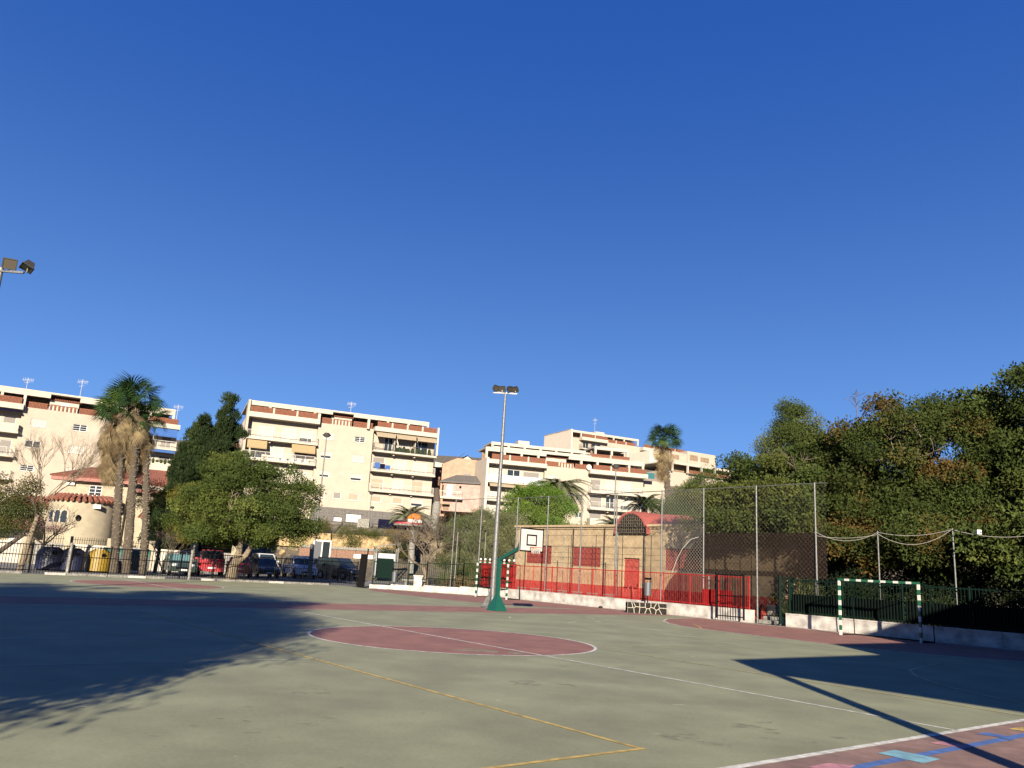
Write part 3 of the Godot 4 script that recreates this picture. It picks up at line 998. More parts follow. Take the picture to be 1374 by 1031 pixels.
# the recessed top floor: lintel on posts in front of a brown wall
func loggia(o: Node3D, u0: float, u1: float, floor_: float, lintel: float, top: float, posts: Array, front: float, back: float) -> void:
	part("lintel", bs(u0, u1, lintel, top - 0.25, front - 0.4, front), M.cream_white, o)
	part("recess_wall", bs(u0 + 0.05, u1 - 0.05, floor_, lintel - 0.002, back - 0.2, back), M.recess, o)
	for p in posts:
		part("loggia_post", bs(p - 0.16, p + 0.16, floor_, lintel - 0.002, front - 0.38, front - 0.02), M.cream_white, o)
func awning(o: Node3D, u0: float, u1: float, v: float, w: float, drop: float, out: float, m: Material) -> void:
	var mb := MB.new()
	var y := v - base_v
	mb.flat(Vector3(u0, y, w), Vector3(u1, y, w), Vector3(u1, y - drop, w + out), Vector3(u0, y - drop, w + out), Vector3(0, out, drop))
	mb.flat(Vector3(u0, y - drop, w + out), Vector3(u1, y - drop, w + out), Vector3(u1, y - drop - 0.14, w + out), Vector3(u0, y - drop - 0.14, w + out), Vector3(0, 0, 1))
	mb.beam(Vector3(u0, y - drop, w + out), Vector3(u1, y - drop, w + out), 0.05, 0.05)
	part("awning", mb, m, o)
func antenna(o: Node3D, u: float, v: float, w: float, h: float) -> void:
	var mb := MB.new()
	var y := v - base_v
	mb.tube([Vector3(u, y, w), Vector3(u, y + h, w)], [0.03, 0.025], 5)
	mb.beam(Vector3(u - 0.6, y + h * 0.82, w), Vector3(u + 0.7, y + h * 0.9, w), 0.03, 0.03)
	for i in 7:
		var x := u - 0.5 + i * 0.18
		mb.beam(Vector3(x, y + h * 0.85 - 0.25, w), Vector3(x, y + h * 0.85 + 0.28, w), 0.018, 0.018)
	mb.beam(Vector3(u - 0.3, y + h * 0.62, w - 0.3), Vector3(u + 0.3, y + h * 0.66, w + 0.3), 0.025, 0.025)
	part("antenna", mb, M.rail_white, o)
func tiled_roof(o: Node3D, called: String, e0: Vector3, e1: Vector3, r0: Vector3, r1: Vector3, under := 0.1) -> MeshInstance3D:
	# a slope of half round tiles from the eave e0-e1 up to the ridge r0-r1
	var mb := MB.new()
	var nrm := (e1 - e0).cross(r0 - e0).normalized()
	if nrm.y < 0:
		nrm = -nrm
	mb.flat(e0, e1, r1, r0, nrm)
	mb.flat(e0, e1, e1 - nrm * under, e0 - nrm * under, -(r0 - e0))
	mb.flat(e0 - nrm * under, e1 - nrm * under, r1 - nrm * under, r0 - nrm * under, -nrm)
	var n := int(e0.distance_to(e1) / 0.26)
	for i in n + 1:
		var t := float(i) / n
		mb.tube([e0.lerp(e1, t), r0.lerp(r1, t)], [0.085, 0.085], 6, true)
	return part(called, mb, M.tile, o)

func apartments() -> void:
	# ----- middle block on the hill -----
	base_v = 6.0
	var o := thing("apartment_block", "cream five storey apartment block with brick roof terraces, behind the round tree and cypresses", "apartment building", Vector3(-34.17, base_v, -105.0), deg_to_rad(21.84))
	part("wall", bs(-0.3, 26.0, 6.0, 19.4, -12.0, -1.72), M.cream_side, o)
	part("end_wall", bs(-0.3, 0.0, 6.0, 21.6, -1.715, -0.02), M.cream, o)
	var doors := [[1.4, 16.8, 3.4, 18.6], [4.6, 16.8, 6.4, 18.75], [6.9, 16.8, 8.6, 18.6], [0.8, 14.15, 2.4, 15.9], [3.0, 14.15, 5.0, 16.0], [6.2, 14.15, 8.4, 15.7], [3.8, 11.4, 5.6, 13.2], [6.4, 11.4, 8.4, 13.0]]
	var mb := MB.new()
	holed(mb, 0.0, 9.2, 6.0, 19.4, -1.5, doors, 0.2)
	part("left_bay_wall", mb, M.cream, o)
	for i in doors.size():
		window(o, doors[i], -1.5, ["shutter", "shutter", "half", "half", "shutter", "dark", "shutter", "half"][i], 0.0)
	var wins := [[9.9, 17.6, 11.3, 18.5], [14.25, 17.68, 15.75, 18.5], [9.88, 15.0, 11.35, 15.9], [14.2, 14.95, 15.7, 15.87], [9.98, 12.45, 11.3, 13.27], [14.2, 12.38, 15.75, 13.27], [12.15, 9.7, 13.2, 10.6], [14.15, 9.68, 15.6, 10.6], [10.0, 9.7, 11.0, 10.6]]
	mb = MB.new()
	holed(mb, 9.205, 16.8, 8.5, 19.75, -0.9, wins, 0.82)
	part("middle_wall", mb, M.cream, o)
	for i in wins.size():
		window(o, wins[i], -0.9, ["shutter", "grid", "half", "shutter", "half", "half", "dark", "tan", "tan"][i])
	var rdoors := [[18.6, 16.9, 19.8, 18.9], [20.3, 16.9, 22.2, 18.8], [23.0, 16.9, 25.0, 18.8], [17.2, 14.15, 18.9, 16.0], [20.3, 14.15, 21.9, 16.0], [23.0, 14.15, 25.0, 15.9], [17.2, 11.4, 19.0, 13.0], [20.3, 11.4, 21.8, 13.2], [23.0, 11.4, 24.8, 13.2]]
	mb = MB.new()
	holed(mb, 16.8, 26.0, 11.0, 19.4, -1.5, rdoors, 0.2)
	part("right_bay_wall", mb, M.cream, o)
	for i in rdoors.size():
		window(o, rdoors[i], -1.5, ["glass", "half", "glass", "dark", "shutter", "shutter", "tan", "shutter", "tan"][i], 0.0)
	var low := [[17.32, 9.7, 18.75, 10.56], [20.3, 9.7, 21.8, 10.6], [23.0, 9.6, 24.7, 10.6]]
	mb = MB.new()
	holed(mb, 16.805, 26.0, 8.5, 11.0, -0.9, low, 0.82)
	part("lower_wall", mb, M.cream, o)
	for i in 3:
		window(o, low[i], -0.9, ["tan", "tan", "half"][i])
	mb = MB.new()
	holed(mb, 9.5, 26.2, 5.5, 8.495, -0.8, [[14.13, 5.6, 16.2, 7.85], [12.5, 5.6, 13.6, 7.3]], 0.9)
	part("stone_base", mb, M.grey_stone, o)
	part("garage_door", bs(14.13, 16.2, 5.6, 7.85, -1.1, -1.0), M.white, o)
	part("garage_door", bs(12.5, 13.6, 5.6, 7.3, -1.1, -1.0), M.white, o)
	# bay edges, roof terrace
	part("parapet", bs(0.0, 9.2, 19.4, 20.05, -1.6, 0.03), M.cream_white, o)
	part("parapet", bs(16.805, 26.05, 19.45, 20.05, -1.6, 0.03), M.cream_white, o)
	part("end_post", bs(25.8, 26.05, 16.86, 20.9, -0.25, 0.06), M.cream_white, o)
	part("terrace_floor", bs(-0.3, 26.0, 19.405, 19.6, -12.0, -1.61), M.concrete, o)
	brick_band(o, 0.0, 9.15, 20.05, 20.82, -0.05, 2.95)
	part("terrace_end", bs(8.85, 9.2, 20.05, 20.86, -1.6, -0.02), M.cream_white, o)
	brick_band(o, 9.25, 11.0, 19.75, 20.55, -0.95, 3)
	brick_band(o, 11.0, 13.8, 19.75, 20.55, -0.94, 3, true)
	brick_band(o, 13.8, 16.75, 19.75, 20.55, -0.95, 3)
	brick_band(o, 17.0, 25.8, 20.05, 20.78, -0.05, 2.3)
	loggia(o, -0.3, 10.85, 19.61, 21.0, 21.6, [-0.12, 2.55, 5.5, 8.45], -0.35, -3.0)
	loggia(o, 13.75, 24.57, 19.61, 21.0, 21.6, [15.9, 18.6, 21.6, 24.4], -0.35, -3.0)
	part("roof", bs(-0.3, 24.57, 21.36, 21.6, -12.0, -0.33), M.cream_white, o)
	part("stair_house", bs(10.9, 13.7, 19.61, 20.95, -3.0, -1.3), M.cream_white, o)
	tiled_roof(o, "stair_house_roof", Vector3(10.7, 20.98 - base_v, -1.1), Vector3(13.9, 20.98 - base_v, -1.1), Vector3(10.7, 21.75 - base_v, -2.8), Vector3(13.9, 21.75 - base_v, -2.8))
	for e in [[0.0, 9.15, 16.72, "bars"], [0.0, 9.15, 13.98, "bars"], [0.0, 9.15, 11.3, "solid"]]:
		balcony(o, e[0], e[1], e[2], -1.5, 0.0, e[3])
	for e in [[16.85, 25.95, 16.8, "dark"], [16.85, 25.95, 14.08, "bars"], [16.85, 25.95, 11.32, "bars"]]:
		balcony(o, e[0], e[1], e[2], -1.5, 0.0, e[3])
	for e in [[0.2, 2.7], [5.9, 9.0]]:
		awning(o, e[0], e[1], 16.46, -0.3, 1.05, 0.4, M.yellow_cloth)
	for e in [[17.05, 19.7], [19.9, 22.7], [22.9, 25.7]]:
		awning(o, e[0], e[1], 19.35, -0.35, 0.6, 0.75, M.cream_cloth)
	part("partition", bs(19.78, 19.86, 16.81, 19.44, -1.49, -0.3), M.cream_white, o)
	part("partition", bs(22.76, 22.84, 16.81, 19.44, -1.49, -0.3), M.cream_white, o)
	for i in 5:
		part("air_conditioner", bs(4.0 + i * 0.95, 4.55 + i * 0.95, 14.0, 14.6, -1.2, -0.8), M.rail_white, o)
	for i in 9:
		mb = MB.new()
		mb.ball(Vector3(20.0 + i * 0.62, 17.15 - base_v, -0.5), Vector3(0.25, 0.38 + 0.12 * (i % 3), 0.25))
		stuff(part("balcony_plant", mb, M.foliage_solid, o))
	antenna(o, 13.9, 21.6, -4.0, 2.2)
	o = thing("laundry", "blue washing hung over the railing on the right bay of the middle apartment block", "laundry", Vector3(-34.17, 0, -105.0), deg_to_rad(21.84))
	base_v = 0.0
	for i in 3:
		part("cloth", bs(17.2 + i * 0.75, 17.9 + i * 0.75, 14.25, 15.05 - 0.12 * i, 0.0, 0.03), M.blue_cloth if i % 2 == 0 else M.navy_cloth, o)
	# ----- left block -----
	base_v = 4.5
	o = thing("apartment_block", "cream apartment block with a blue awning, behind the shaggy palms and the villa", "apartment building", Vector3(-63.31, base_v, -100.0), deg_to_rad(30.02))
	part("wall", bs(-9.0, 20.9, 4.5, 17.8, -12.0, -1.72), M.cream_side, o)
	doors = [[-1.9, 15.1, 0.0, 17.2], [0.4, 15.1, 1.7, 17.0], [-1.9, 12.1, 0.2, 14.1], [0.5, 12.1, 1.7, 14.0], [-1.9, 9.3, 0.2, 11.3]]
	mb = MB.new()
	holed(mb, -9.0, 2.2, 4.5, 17.8, -1.5, doors, 0.2)
	part("left_bay_wall", mb, M.cream, o)
	for i in doors.size():
		window(o, doors[i], -1.5, ["half", "dark", "half", "dark", "shutter"][i], 0.0)
	wins = [[3.3, 16.05, 4.95, 17.0], [8.1, 16.1, 9.75, 17.0], [3.15, 13.3, 4.85, 14.2], [8.0, 13.2, 9.8, 14.15], [3.15, 10.3, 4.6, 11.1], [8.1, 10.3, 9.7, 11.26], [12.6, 13.2, 14.4, 14.15], [12.6, 16.1, 14.3, 17.0]]
	mb = MB.new()
	holed(mb, 2.205, 16.6, 4.5, 18.35, -0.9, wins, 0.82)
	part("middle_wall", mb, M.cream, o)
	for i in wins.size():
		window(o, wins[i], -0.9, ["shutter", "grid", "glass", "shutter", "grid", "half", "shutter", "half"][i])
	rdoors = [[17.3, 15.2, 18.6, 17.1], [19.0, 15.2, 20.3, 17.1], [17.2, 12.3, 18.6, 14.2], [19.0, 12.3, 20.4, 14.2]]
	mb = MB.new()
	holed(mb, 16.605, 20.9, 4.5, 17.8, -1.5, rdoors, 0.2)
	part("right_bay_wall", mb, M.cream, o)
	for i in rdoors.size():
		window(o, rdoors[i], -1.5, ["glass", "dark", "half", "dark"][i], 0.0)
	part("parapet", bs(-9.0, 2.25, 17.85, 18.55, -1.6, 0.03), M.cream_white, o)
	part("parapet", bs(16.605, 20.95, 17.82, 18.45, -1.6, 0.03), M.cream_white, o)
	part("terrace_floor", bs(-9.0, 20.9, 17.805, 18.1, -12.0, -1.61), M.concrete, o)
	brick_band(o, -8.9, 2.05, 18.55, 19.35, -0.05, 2.8)
	brick_band(o, 2.3, 5.0, 18.35, 19.12, -0.95, 3)
	brick_band(o, 5.0, 8.4, 18.35, 19.12, -0.94, 3.6, true)
	brick_band(o, 8.4, 16.5, 18.35, 19.12, -0.95, 2.8)
	brick_band(o, 16.8, 20.75, 18.45, 19.2, -0.05, 3.6)
	loggia(o, -9.0, 5.0, 18.11, 19.8, 20.57, [-0.3, 2.2, -4.0], -0.35, -3.0)
	loggia(o, 8.4, 20.1, 18.11, 19.75, 20.57, [11.0, 14.0, 17.0, 19.95], -0.35, -3.0)
	part("roof", bs(-9.0, 20.1, 20.33, 20.57, -12.0, -0.33), M.cream_white, o)
	part("stair_house", bs(5.02, 8.38, 18.11, 19.75, -3.0, -1.3), M.cream_white, o)
	part("vent", bs(6.3, 7.3, 18.9, 19.4, -1.29, -1.25), M.white, o)
	tiled_roof(o, "stair_house_roof", Vector3(4.8, 19.78 - base_v, -1.1), Vector3(8.6, 19.78 - base_v, -1.1), Vector3(4.8, 20.7 - base_v, -2.8), Vector3(8.6, 20.7 - base_v, -2.8))
	for e in [[-9.0, 2.2, 15.05, "solid"], [-9.0, 2.2, 12.05, "bars"], [-9.0, 2.2, 9.25, "bars"]]:
		balcony(o, e[0], e[1], e[2], -1.5, 0.0, e[3])
	for e in [[16.75, 20.85, 15.12, "bars"], [16.75, 20.85, 12.2, "solid"], [16.75, 20.85, 9.3, "solid"]]:
		balcony(o, e[0], e[1], e[2], -1.5, 0.0, e[3])
	awning(o, 17.2, 20.7, 17.8, -0.2, 1.05, 0.35, M.blue_cloth)
	awning(o, 16.9, 20.7, 14.85, -0.1, 0.25, 0.3, M.blue_cloth)
	awning(o, -3.0, 1.9, 17.8, -0.3, 0.2, 0.4, M.navy_cloth)
	for i in 8:
		mb = MB.new()
		mb.ball(Vector3(17.2 + i * 0.5, 13.25 - base_v, -0.1), Vector3(0.22, 0.18 + 0.1 * (i % 3), 0.2))
		stuff(part("balcony_plant", mb, M.foliage_solid, o))
	antenna(o, 2.1, 20.57, -2.0, 1.7)
	antenna(o, 8.3, 20.57, -2.0, 2.6)
	antenna(o, 20.4, 19.0, -0.8, 2.4)
	# ----- right block -----
	base_v = 6.5
	o = thing("apartment_block", "cream stepped apartment block with a teal awning, behind the floodlight mast and the hut", "apartment building", Vector3(-2.63, base_v, -116.0), deg_to_rad(15.47))
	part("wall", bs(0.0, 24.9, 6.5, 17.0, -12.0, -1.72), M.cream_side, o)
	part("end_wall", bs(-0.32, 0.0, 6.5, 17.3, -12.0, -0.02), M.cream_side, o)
	doors = [[0.8, 14.1, 2.6, 16.0], [3.2, 14.1, 5.2, 16.0], [5.6, 14.1, 8.2, 15.9], [0.8, 11.5, 2.4, 13.3], [3.2, 11.5, 5.0, 13.4], [5.6, 11.5, 7.4, 13.3], [0.8, 8.9, 2.6, 10.8], [3.4, 8.9, 5.0, 10.7]]
	mb = MB.new()
	holed(mb, 0.0, 8.75, 6.5, 17.0, -1.5, doors, 0.2)
	part("left_bay_wall", mb, M.cream, o)
	for i in doors.size():
		window(o, doors[i], -1.5, ["shutter", "glass", "dark", "shutter", "half", "shutter", "shutter", "half"][i], 0.0)
	wins = [[9.3, 14.8, 10.7, 15.65], [13.5, 14.8, 14.75, 15.65], [13.8, 12.3, 14.85, 13.05], [13.9, 9.75, 14.85, 10.6], [9.4, 12.2, 10.7, 13.05]]
	mb = MB.new()
	holed(mb, 8.755, 15.6, 6.5, 16.95, -0.9, wins, 0.82)
	part("middle_wall", mb, M.cream, o)
	for i in wins.size():
		window(o, wins[i], -0.9, ["half", "tan", "glass", "grid", "shutter"][i])
	rdoors = [[16.2, 13.85, 18.0, 15.7], [18.8, 13.85, 20.4, 15.8], [21.0, 13.85, 22.8, 15.8], [16.2, 11.4, 18.2, 13.2], [18.8, 11.4, 20.2, 13.2], [21.2, 11.4, 23.0, 13.2], [16.2, 8.9, 18.2, 10.6]]
	mb = MB.new()
	holed(mb, 15.605, 24.9, 6.5, 17.0, -1.5, rdoors, 0.2)
	part("right_bay_wall", mb, M.cream, o)
	for i in rdoors.size():
		window(o, rdoors[i], -1.5, ["dark", "shutter", "shutter", "dark", "glass", "half", "dark"][i], 0.0)
	part("parapet", bs(0.0, 8.8, 16.5, 17.1, -1.6, 0.03), M.cream_white, o)
	part("parapet", bs(15.605, 24.95, 16.35, 16.98, -1.6, 0.03), M.cream_white, o)
	part("terrace_floor", bs(0.0, 24.9, 17.005, 17.2, -12.0, -1.61), M.concrete, o)
	brick_band(o, 0.3, 8.7, 17.1, 17.88, -0.05, 2.8)
	brick_band(o, 8.9, 11.0, 16.95, 17.72, -0.95, 3)
	brick_band(o, 11.0, 13.4, 16.95, 17.7, -0.94, 3, true)
	brick_band(o, 13.4, 15.5, 16.95, 17.7, -0.95, 3)
	brick_band(o, 16.0, 24.8, 16.98, 17.7, -0.05, 2.9)
	loggia(o, -0.3, 9.0, 17.21, 18.4, 18.98, [-0.12, 2.6, 5.2, 7.8], -1.2, -3.6)
	loggia(o, 12.6, 24.9, 17.21, 18.3, 18.98, [14.6, 17.2, 19.8, 22.4, 24.7], -1.2, -3.6)
	part("roof", bs(-0.3, 24.9, 18.75, 18.98, -6.0, -1.18), M.cream_white, o)
	part("stair_house", bs(9.05, 12.5, 17.21, 18.5, -3.6, -2.2), M.cream_white, o)
	tiled_roof(o, "stair_house_roof", Vector3(8.9, 18.5 - base_v, -2.0), Vector3(12.7, 18.5 - base_v, -2.0), Vector3(9.2, 19.2 - base_v, -3.6), Vector3(12.4, 19.2 - base_v, -3.6))
	# upper set-back storey
	part("upper_wall", bs(2.2, 24.9, 18.985, 19.6, -12.0, -6.5), M.cream, o)
	part("upper_parapet", bs(2.0, 24.9, 19.6, 19.95, -6.9, -6.3), M.cream_white, o)
	loggia(o, 2.0, 17.5, 19.0, 20.3, 20.75, [2.2, 4.8, 7.4, 10.0, 12.6, 15.2, 17.3], -7.2, -9.0)
	part("upper_roof", bs(2.0, 17.5, 20.5, 20.75, -12.0, -7.19), M.cream_white, o)
	part("roof_house", bs(6.6, 8.4, 20.75, 21.5, -10.0, -8.2), M.cream_white, o)
	brick_band(o, 18.0, 24.8, 19.6, 20.3, -6.25, 2.8)
	loggia(o, 19.0, 24.9, 19.96, 21.2, 21.7, [19.2, 22.0, 24.7], -7.2, -9.0)
	part("upper_roof", bs(19.0, 24.9, 21.45, 21.7, -12.0, -7.19), M.cream_white, o)
	for e in [[0.0, 8.7, 14.0, "glass"], [0.0, 8.7, 11.4, "bars"], [0.0, 8.7, 8.85, "bars"]]:
		balcony(o, e[0], e[1], e[2], -1.5, 0.0, e[3])
	for e in [[15.8, 24.8, 13.75, "bars"], [15.8, 24.8, 11.3, "bars"], [15.8, 24.8, 8.85, "solid"]]:
		balcony(o, e[0], e[1], e[2], -1.5, 0.0, e[3])
	awning(o, 0.3, 4.2, 13.7, -0.3, 0.35, 0.5, M.cream_cloth)
	awning(o, 4.6, 8.4, 13.7, -0.3, 0.35, 0.5, M.yellow_cloth)
	part("teal_screen", bs(25.0, 26.5, 16.5, 17.4, -1.0, -0.95), M.teal_cloth, o)
	part("blue_screen", bs(24.0, 25.4, 12.0, 13.0, -1.0, -0.95), M.blue_cloth, o)
	part("end_wing", bs(24.95, 29.5, 6.5, 16.4, -10.0, -3.0), M.cream, o)
	part("satellite_dish", dish(Vector3(15.5, 17.3 - base_v, -0.5)), M.rail_white, o)
	# ----- upper block behind it -----
	base_v = 20.0
	o = thing("apartment_block", "pale apartment block highest on the hill, above the stepped one, seen against the sky", "apartment building", Vector3(15.63, base_v, -195.0), deg_to_rad(26.29))
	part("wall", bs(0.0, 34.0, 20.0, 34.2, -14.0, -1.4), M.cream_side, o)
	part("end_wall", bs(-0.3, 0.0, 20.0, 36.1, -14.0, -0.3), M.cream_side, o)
	mb = MB.new()
	rdoors = [[3.6, 31.9, 5.2, 33.5], [6.0, 31.9, 8.8, 33.3], [11.0, 32.2, 11.9, 33.2], [12.3, 32.2, 13.2, 33.2], [3.6, 28.9, 6.0, 30.6]]
	holed(mb, 0.0, 34.0, 20.0, 34.2, -1.2, rdoors, 0.2)
	part("front_wall", mb, M.cream, o)
	for r in rdoors:
		window(o, r, -1.2, "glass", 0.0)
	loggia(o, 0.0, 20.4, 34.5, 35.6, 36.15, [0.2, 3.2, 6.4, 9.6, 12.8, 16.0, 20.2], -1.4, -3.6)
	part("roof", bs(-0.3, 20.4, 35.9, 36.15, -14.0, -1.38), M.cream_white, o)
	part("parapet", bs(2.4, 10.0, 33.7, 34.45, -1.3, 0.3), M.cream_white, o)
	brick_band(o, 2.5, 9.9, 34.45, 35.2, 0.25, 3.6)
	brick_band(o, 10.4, 19.4, 34.2, 35.0, -1.25, 3.0)
	part("parapet", bs(20.5, 34.0, 33.2, 34.0, -1.3, 0.5), M.cream_white, o)
	brick_band(o, 20.6, 33.9, 34.0, 34.75, 0.45, 3.4)
	balcony(o, 2.4, 10.0, 31.75, -1.2, 0.3, "dark")
	balcony(o, 2.4, 10.0, 28.8, -1.2, 0.3, "solid")
	part("roof_house", bs(9.0, 11.6, 36.15, 37.1, -7.0, -4.0), M.cream_white, o)
	antenna(o, 8.0, 36.15, -3.0, 4.2)
	# ----- far right block -----
	base_v = 16.0
	o = thing("apartment_block", "pale stepped apartment block partly hidden by the tall palm and the big trees", "apartment building", Vector3(34.16, base_v, -165.0), deg_to_rad(30.31))
	part("wall", bs(-1.5, 22.0, 16.0, 23.4, -14.0, -1.4), M.cream, o)
	loggia(o, 0.0, 16.5, 23.4, 24.9, 25.35, [0.1, 4.3, 8.2, 12.0, 16.3], -0.5, -2.8)
	part("roof", bs(-1.5, 22.0, 25.1, 25.35, -14.0, -0.48), M.cream_white, o)
	brick_band(o, 4.4, 16.3, 23.4, 24.0, -0.3, 3.9)
	part("upper_wall", bs(-1.0, 16.0, 25.35, 28.0, -14.0, -6.5), M.cream_side, o)
	mb = bs(2.4, 8.0, 25.4, 28.2, -9.0, -5.0)
	part("upper_room", mb, M.cream, o)
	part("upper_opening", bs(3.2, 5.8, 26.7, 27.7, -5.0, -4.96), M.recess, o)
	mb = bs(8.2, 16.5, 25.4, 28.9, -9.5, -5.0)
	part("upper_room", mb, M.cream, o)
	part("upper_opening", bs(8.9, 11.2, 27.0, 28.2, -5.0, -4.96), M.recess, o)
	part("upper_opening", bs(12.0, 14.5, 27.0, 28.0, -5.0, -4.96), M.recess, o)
	base_v = 0.0

func dish(c: Vector3) -> MB:
	var mb := MB.new()
	for i in 14:
		var p0 := Vector3(cos(TAU * i / 14), sin(TAU * i / 14), 0.25) * 0.42
		var p1 := Vector3(cos(TAU * (i + 1) / 14), sin(TAU * (i + 1) / 14), 0.25) * 0.42
		mb.facet(c, c + p0, c + p1, Vector3(0, 0, 1))
	mb.tube([c, c + Vector3(0, -0.6, -0.2)], [0.03, 0.03], 5)
	return mb

func houses() -> void:
	# ----- villa with the round tower -----
	base_v = 1.5
	var o := thing("villa", "cream villa with red tiled roofs and a round tower, behind the palm trunks", "house", Vector3(-43.6, base_v, -84.0), deg_to_rad(8.0))
	var mb := MB.new()
	var uw := [[0.85, 6.65, 2.1, 7.7]]
	holed(mb, -1.4, 4.6, 1.5, 8.4, 0.0, uw, 0.2)
	part("wall", mb, M.house_cream, o)
	part("rear_wall", bs(-1.4, 4.6, 1.5, 8.4, -9.0, -0.25), M.house_cream, o)
	window(o, uw[0], 0.0, "grid")
	part("wing_wall", bs(4.605, 12.0, 1.5, 7.7, -9.0, -0.6), M.house_cream, o)
	part("roof_edge", bs(-2.6, 4.9, 8.0, 8.42, 0.03, 0.9), M.roof_edge, o)
	tiled_roof(o, "roof", Vector3(-2.7, 8.44 - base_v, 1.0), Vector3(5.0, 8.44 - base_v, 1.0), Vector3(-0.2, 9.75 - base_v, -3.0), Vector3(5.6, 9.95 - base_v, -3.0))
	tiled_roof(o, "roof", Vector3(5.0, 8.30 - base_v, 1.0), Vector3(12.6, 7.60 - base_v, 0.4), Vector3(5.6, 9.95 - base_v, -3.0), Vector3(7.6, 9.9 - base_v, -3.0))
	tiled_roof(o, "roof", Vector3(-2.7, 8.44 - base_v, -8.0), Vector3(-2.7, 8.44 - base_v, 1.0), Vector3(-0.2, 9.75 - base_v, -3.2), Vector3(-0.2, 9.75 - base_v, -3.0))
	part("roof_edge", bs(4.95, 12.5, 7.25, 7.62, -0.58, 0.4), M.roof_edge, o)
	part("chimney", bs(2.0, 2.8, 9.0, 10.3, -3.4, -2.7), M.house_cream, o)
	part("chimney_cap", bs(1.85, 2.95, 10.3, 10.45, -3.55, -2.55), M.tile, o)
	part("chimney", bs(9.7, 10.3, 8.0, 8.9, -2.4, -1.8), M.house_cream, o)
	part("solar_panel", bs(-0.2, 1.6, 9.6, 9.7, -3.5, -2.5), M.solar, o)
	for u in [0.25, 2.9]:
		mb = MB.new()
		mb.ball(Vector3(u, 8.15 - base_v, 0.12), Vector3(0.09, 0.16, 0.09))
		part("wall_lamp", mb, M.black, o)
	part("air_conditioner", bs(-1.3, -0.5, 7.55, 8.0, 0.02, 0.3), M.rail_white, o)
	# round tower: wall with arched windows
	var tc := Vector3(1.1, 0, 1.2)
	var tr := 3.1
	mb = MB.new()
	mb.tube([Vector3(tc.x, 0, tc.z), Vector3(tc.x, 5.95 - base_v, tc.z)], [tr, tr], 40)
	var tower := part("tower", mb, M.house_cream, o)
	mb = MB.new()
	for i in 40:
		var t := TAU * i / 40
		var d := Vector3(cos(t), 0, sin(t))
		mb.tube([tc + d * (tr + 0.42) + Vector3(0, 5.9 - base_v, 0), tc + d * (tr - 0.6) + Vector3(0, 6.45 - base_v, 0)], [0.21, 0.17], 6)
	mb.tube([Vector3(tc.x, 6.3 - base_v, tc.z), Vector3(tc.x, 6.42 - base_v, tc.z)], [tr - 0.1, tr - 0.5], 40)
	part("tower_tiles", mb, M.tile, tower)
	for t in [2.02, 1.78, 2.3]:
		var d := Vector3(cos(t), 0, sin(t))
		var q := Basis(Vector3(sin(t), 0, -cos(t)), Vector3.UP, d)
		for e in [[0.40, 0.11, M.cream_white], [0.30, 0.13, M.glass]]:
			mb = MB.new()
			var poly := PackedVector2Array([Vector2(-e[0], 0.0), Vector2(e[0], 0.0), Vector2(e[0], 0.85)])
			for k in range(1, 8):
				poly.append(Vector2(cos(PI * k / 8), sin(PI * k / 8)) * float(e[0]) + Vector2(0, 0.85))
			poly.append(Vector2(-e[0], 0.85))
			# polygon in the plane of the wall: prism's xz plane turned upright
			var xf := Transform3D(Basis(q.x, d, q.y), tc + d * (tr - 0.1) + Vector3(0, 3.7 - base_v, 0))
			mb.prism(poly, 0.0, e[1], xf)
			part("arched_surround" if e[2] == M.cream_white else "arched_window", mb, e[2], tower)
	var lt := 1.35
	mb = MB.new()
	mb.ball(tc + Vector3(cos(lt), 0, sin(lt)) * (tr + 0.1) + Vector3(0, 4.2 - base_v, 0), Vector3(0.25, 0.3, 0.15))
	part("wall_lamp", mb, M.black, tower)
	part("air_conditioner", bs(2.9, 3.6, 5.2, 5.6, 3.7, 4.0), M.rail_white, o)
	# porch with two arches
	mb = MB.new()
	holed(mb, 6.6, 9.9, 1.5, 4.75, 0.9, [[6.95, 1.5, 8.05, 3.9], [8.4, 1.5, 9.5, 3.9]], 0.25)
	for cx in [7.5, 8.95]:
		for k in 8:
			var t0 := PI * k / 8
			var t1 := PI * (k + 1) / 8
			var p0 := Vector3(cx + cos(t0) * 0.55, 3.9 - base_v, 0.895)
			mb.facet(Vector3(cx + cos(t0) * 0.55, 3.9 - base_v, 0.903), Vector3(cx + cos(t1) * 0.55, 3.9 - base_v, 0.903), Vector3(cx + cos(t1) * 0.55, 3.9 + sin(t1) * 0.02 - base_v, 0.903), Vector3(0, 0, 1))
	part("porch_wall", mb, M.house_cream, o)
	for cx in [7.5, 8.95]:
		mb = MB.new()
		var poly := PackedVector2Array()
		for k in 9:
			poly.append(Vector2(cx, 3.9 - base_v) + Vector2(cos(PI * k / 8), sin(PI * k / 8)) * 0.55)
		for k in range(1, 8):
			mb.facet(Vector3(poly[0].x, poly[0].y, 0.905), Vector3(poly[k].x, poly[k].y, 0.905), Vector3(poly[k + 1].x, poly[k + 1].y, 0.905), Vector3(0, 0, 1))
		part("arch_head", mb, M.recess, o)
	tiled_roof(o, "porch_roof", Vector3(6.4, 4.75 - base_v, 1.2), Vector3(10.1, 4.75 - base_v, 1.2), Vector3(6.4, 5.5 - base_v, -0.55), Vector3(10.1, 5.5 - base_v, -0.55))
	# low wing on the left
	part("low_wing", bs(-6.5, -1.8, 1.5, 5.2, -5.0, 0.6), M.house_cream, o)
	tiled_roof(o, "low_roof", Vector3(-6.7, 5.1 - base_v, 1.0), Vector3(-1.7, 5.1 - base_v, 1.0), Vector3(-6.7, 6.3 - base_v, -1.4), Vector3(-1.7, 6.3 - base_v, -1.4))
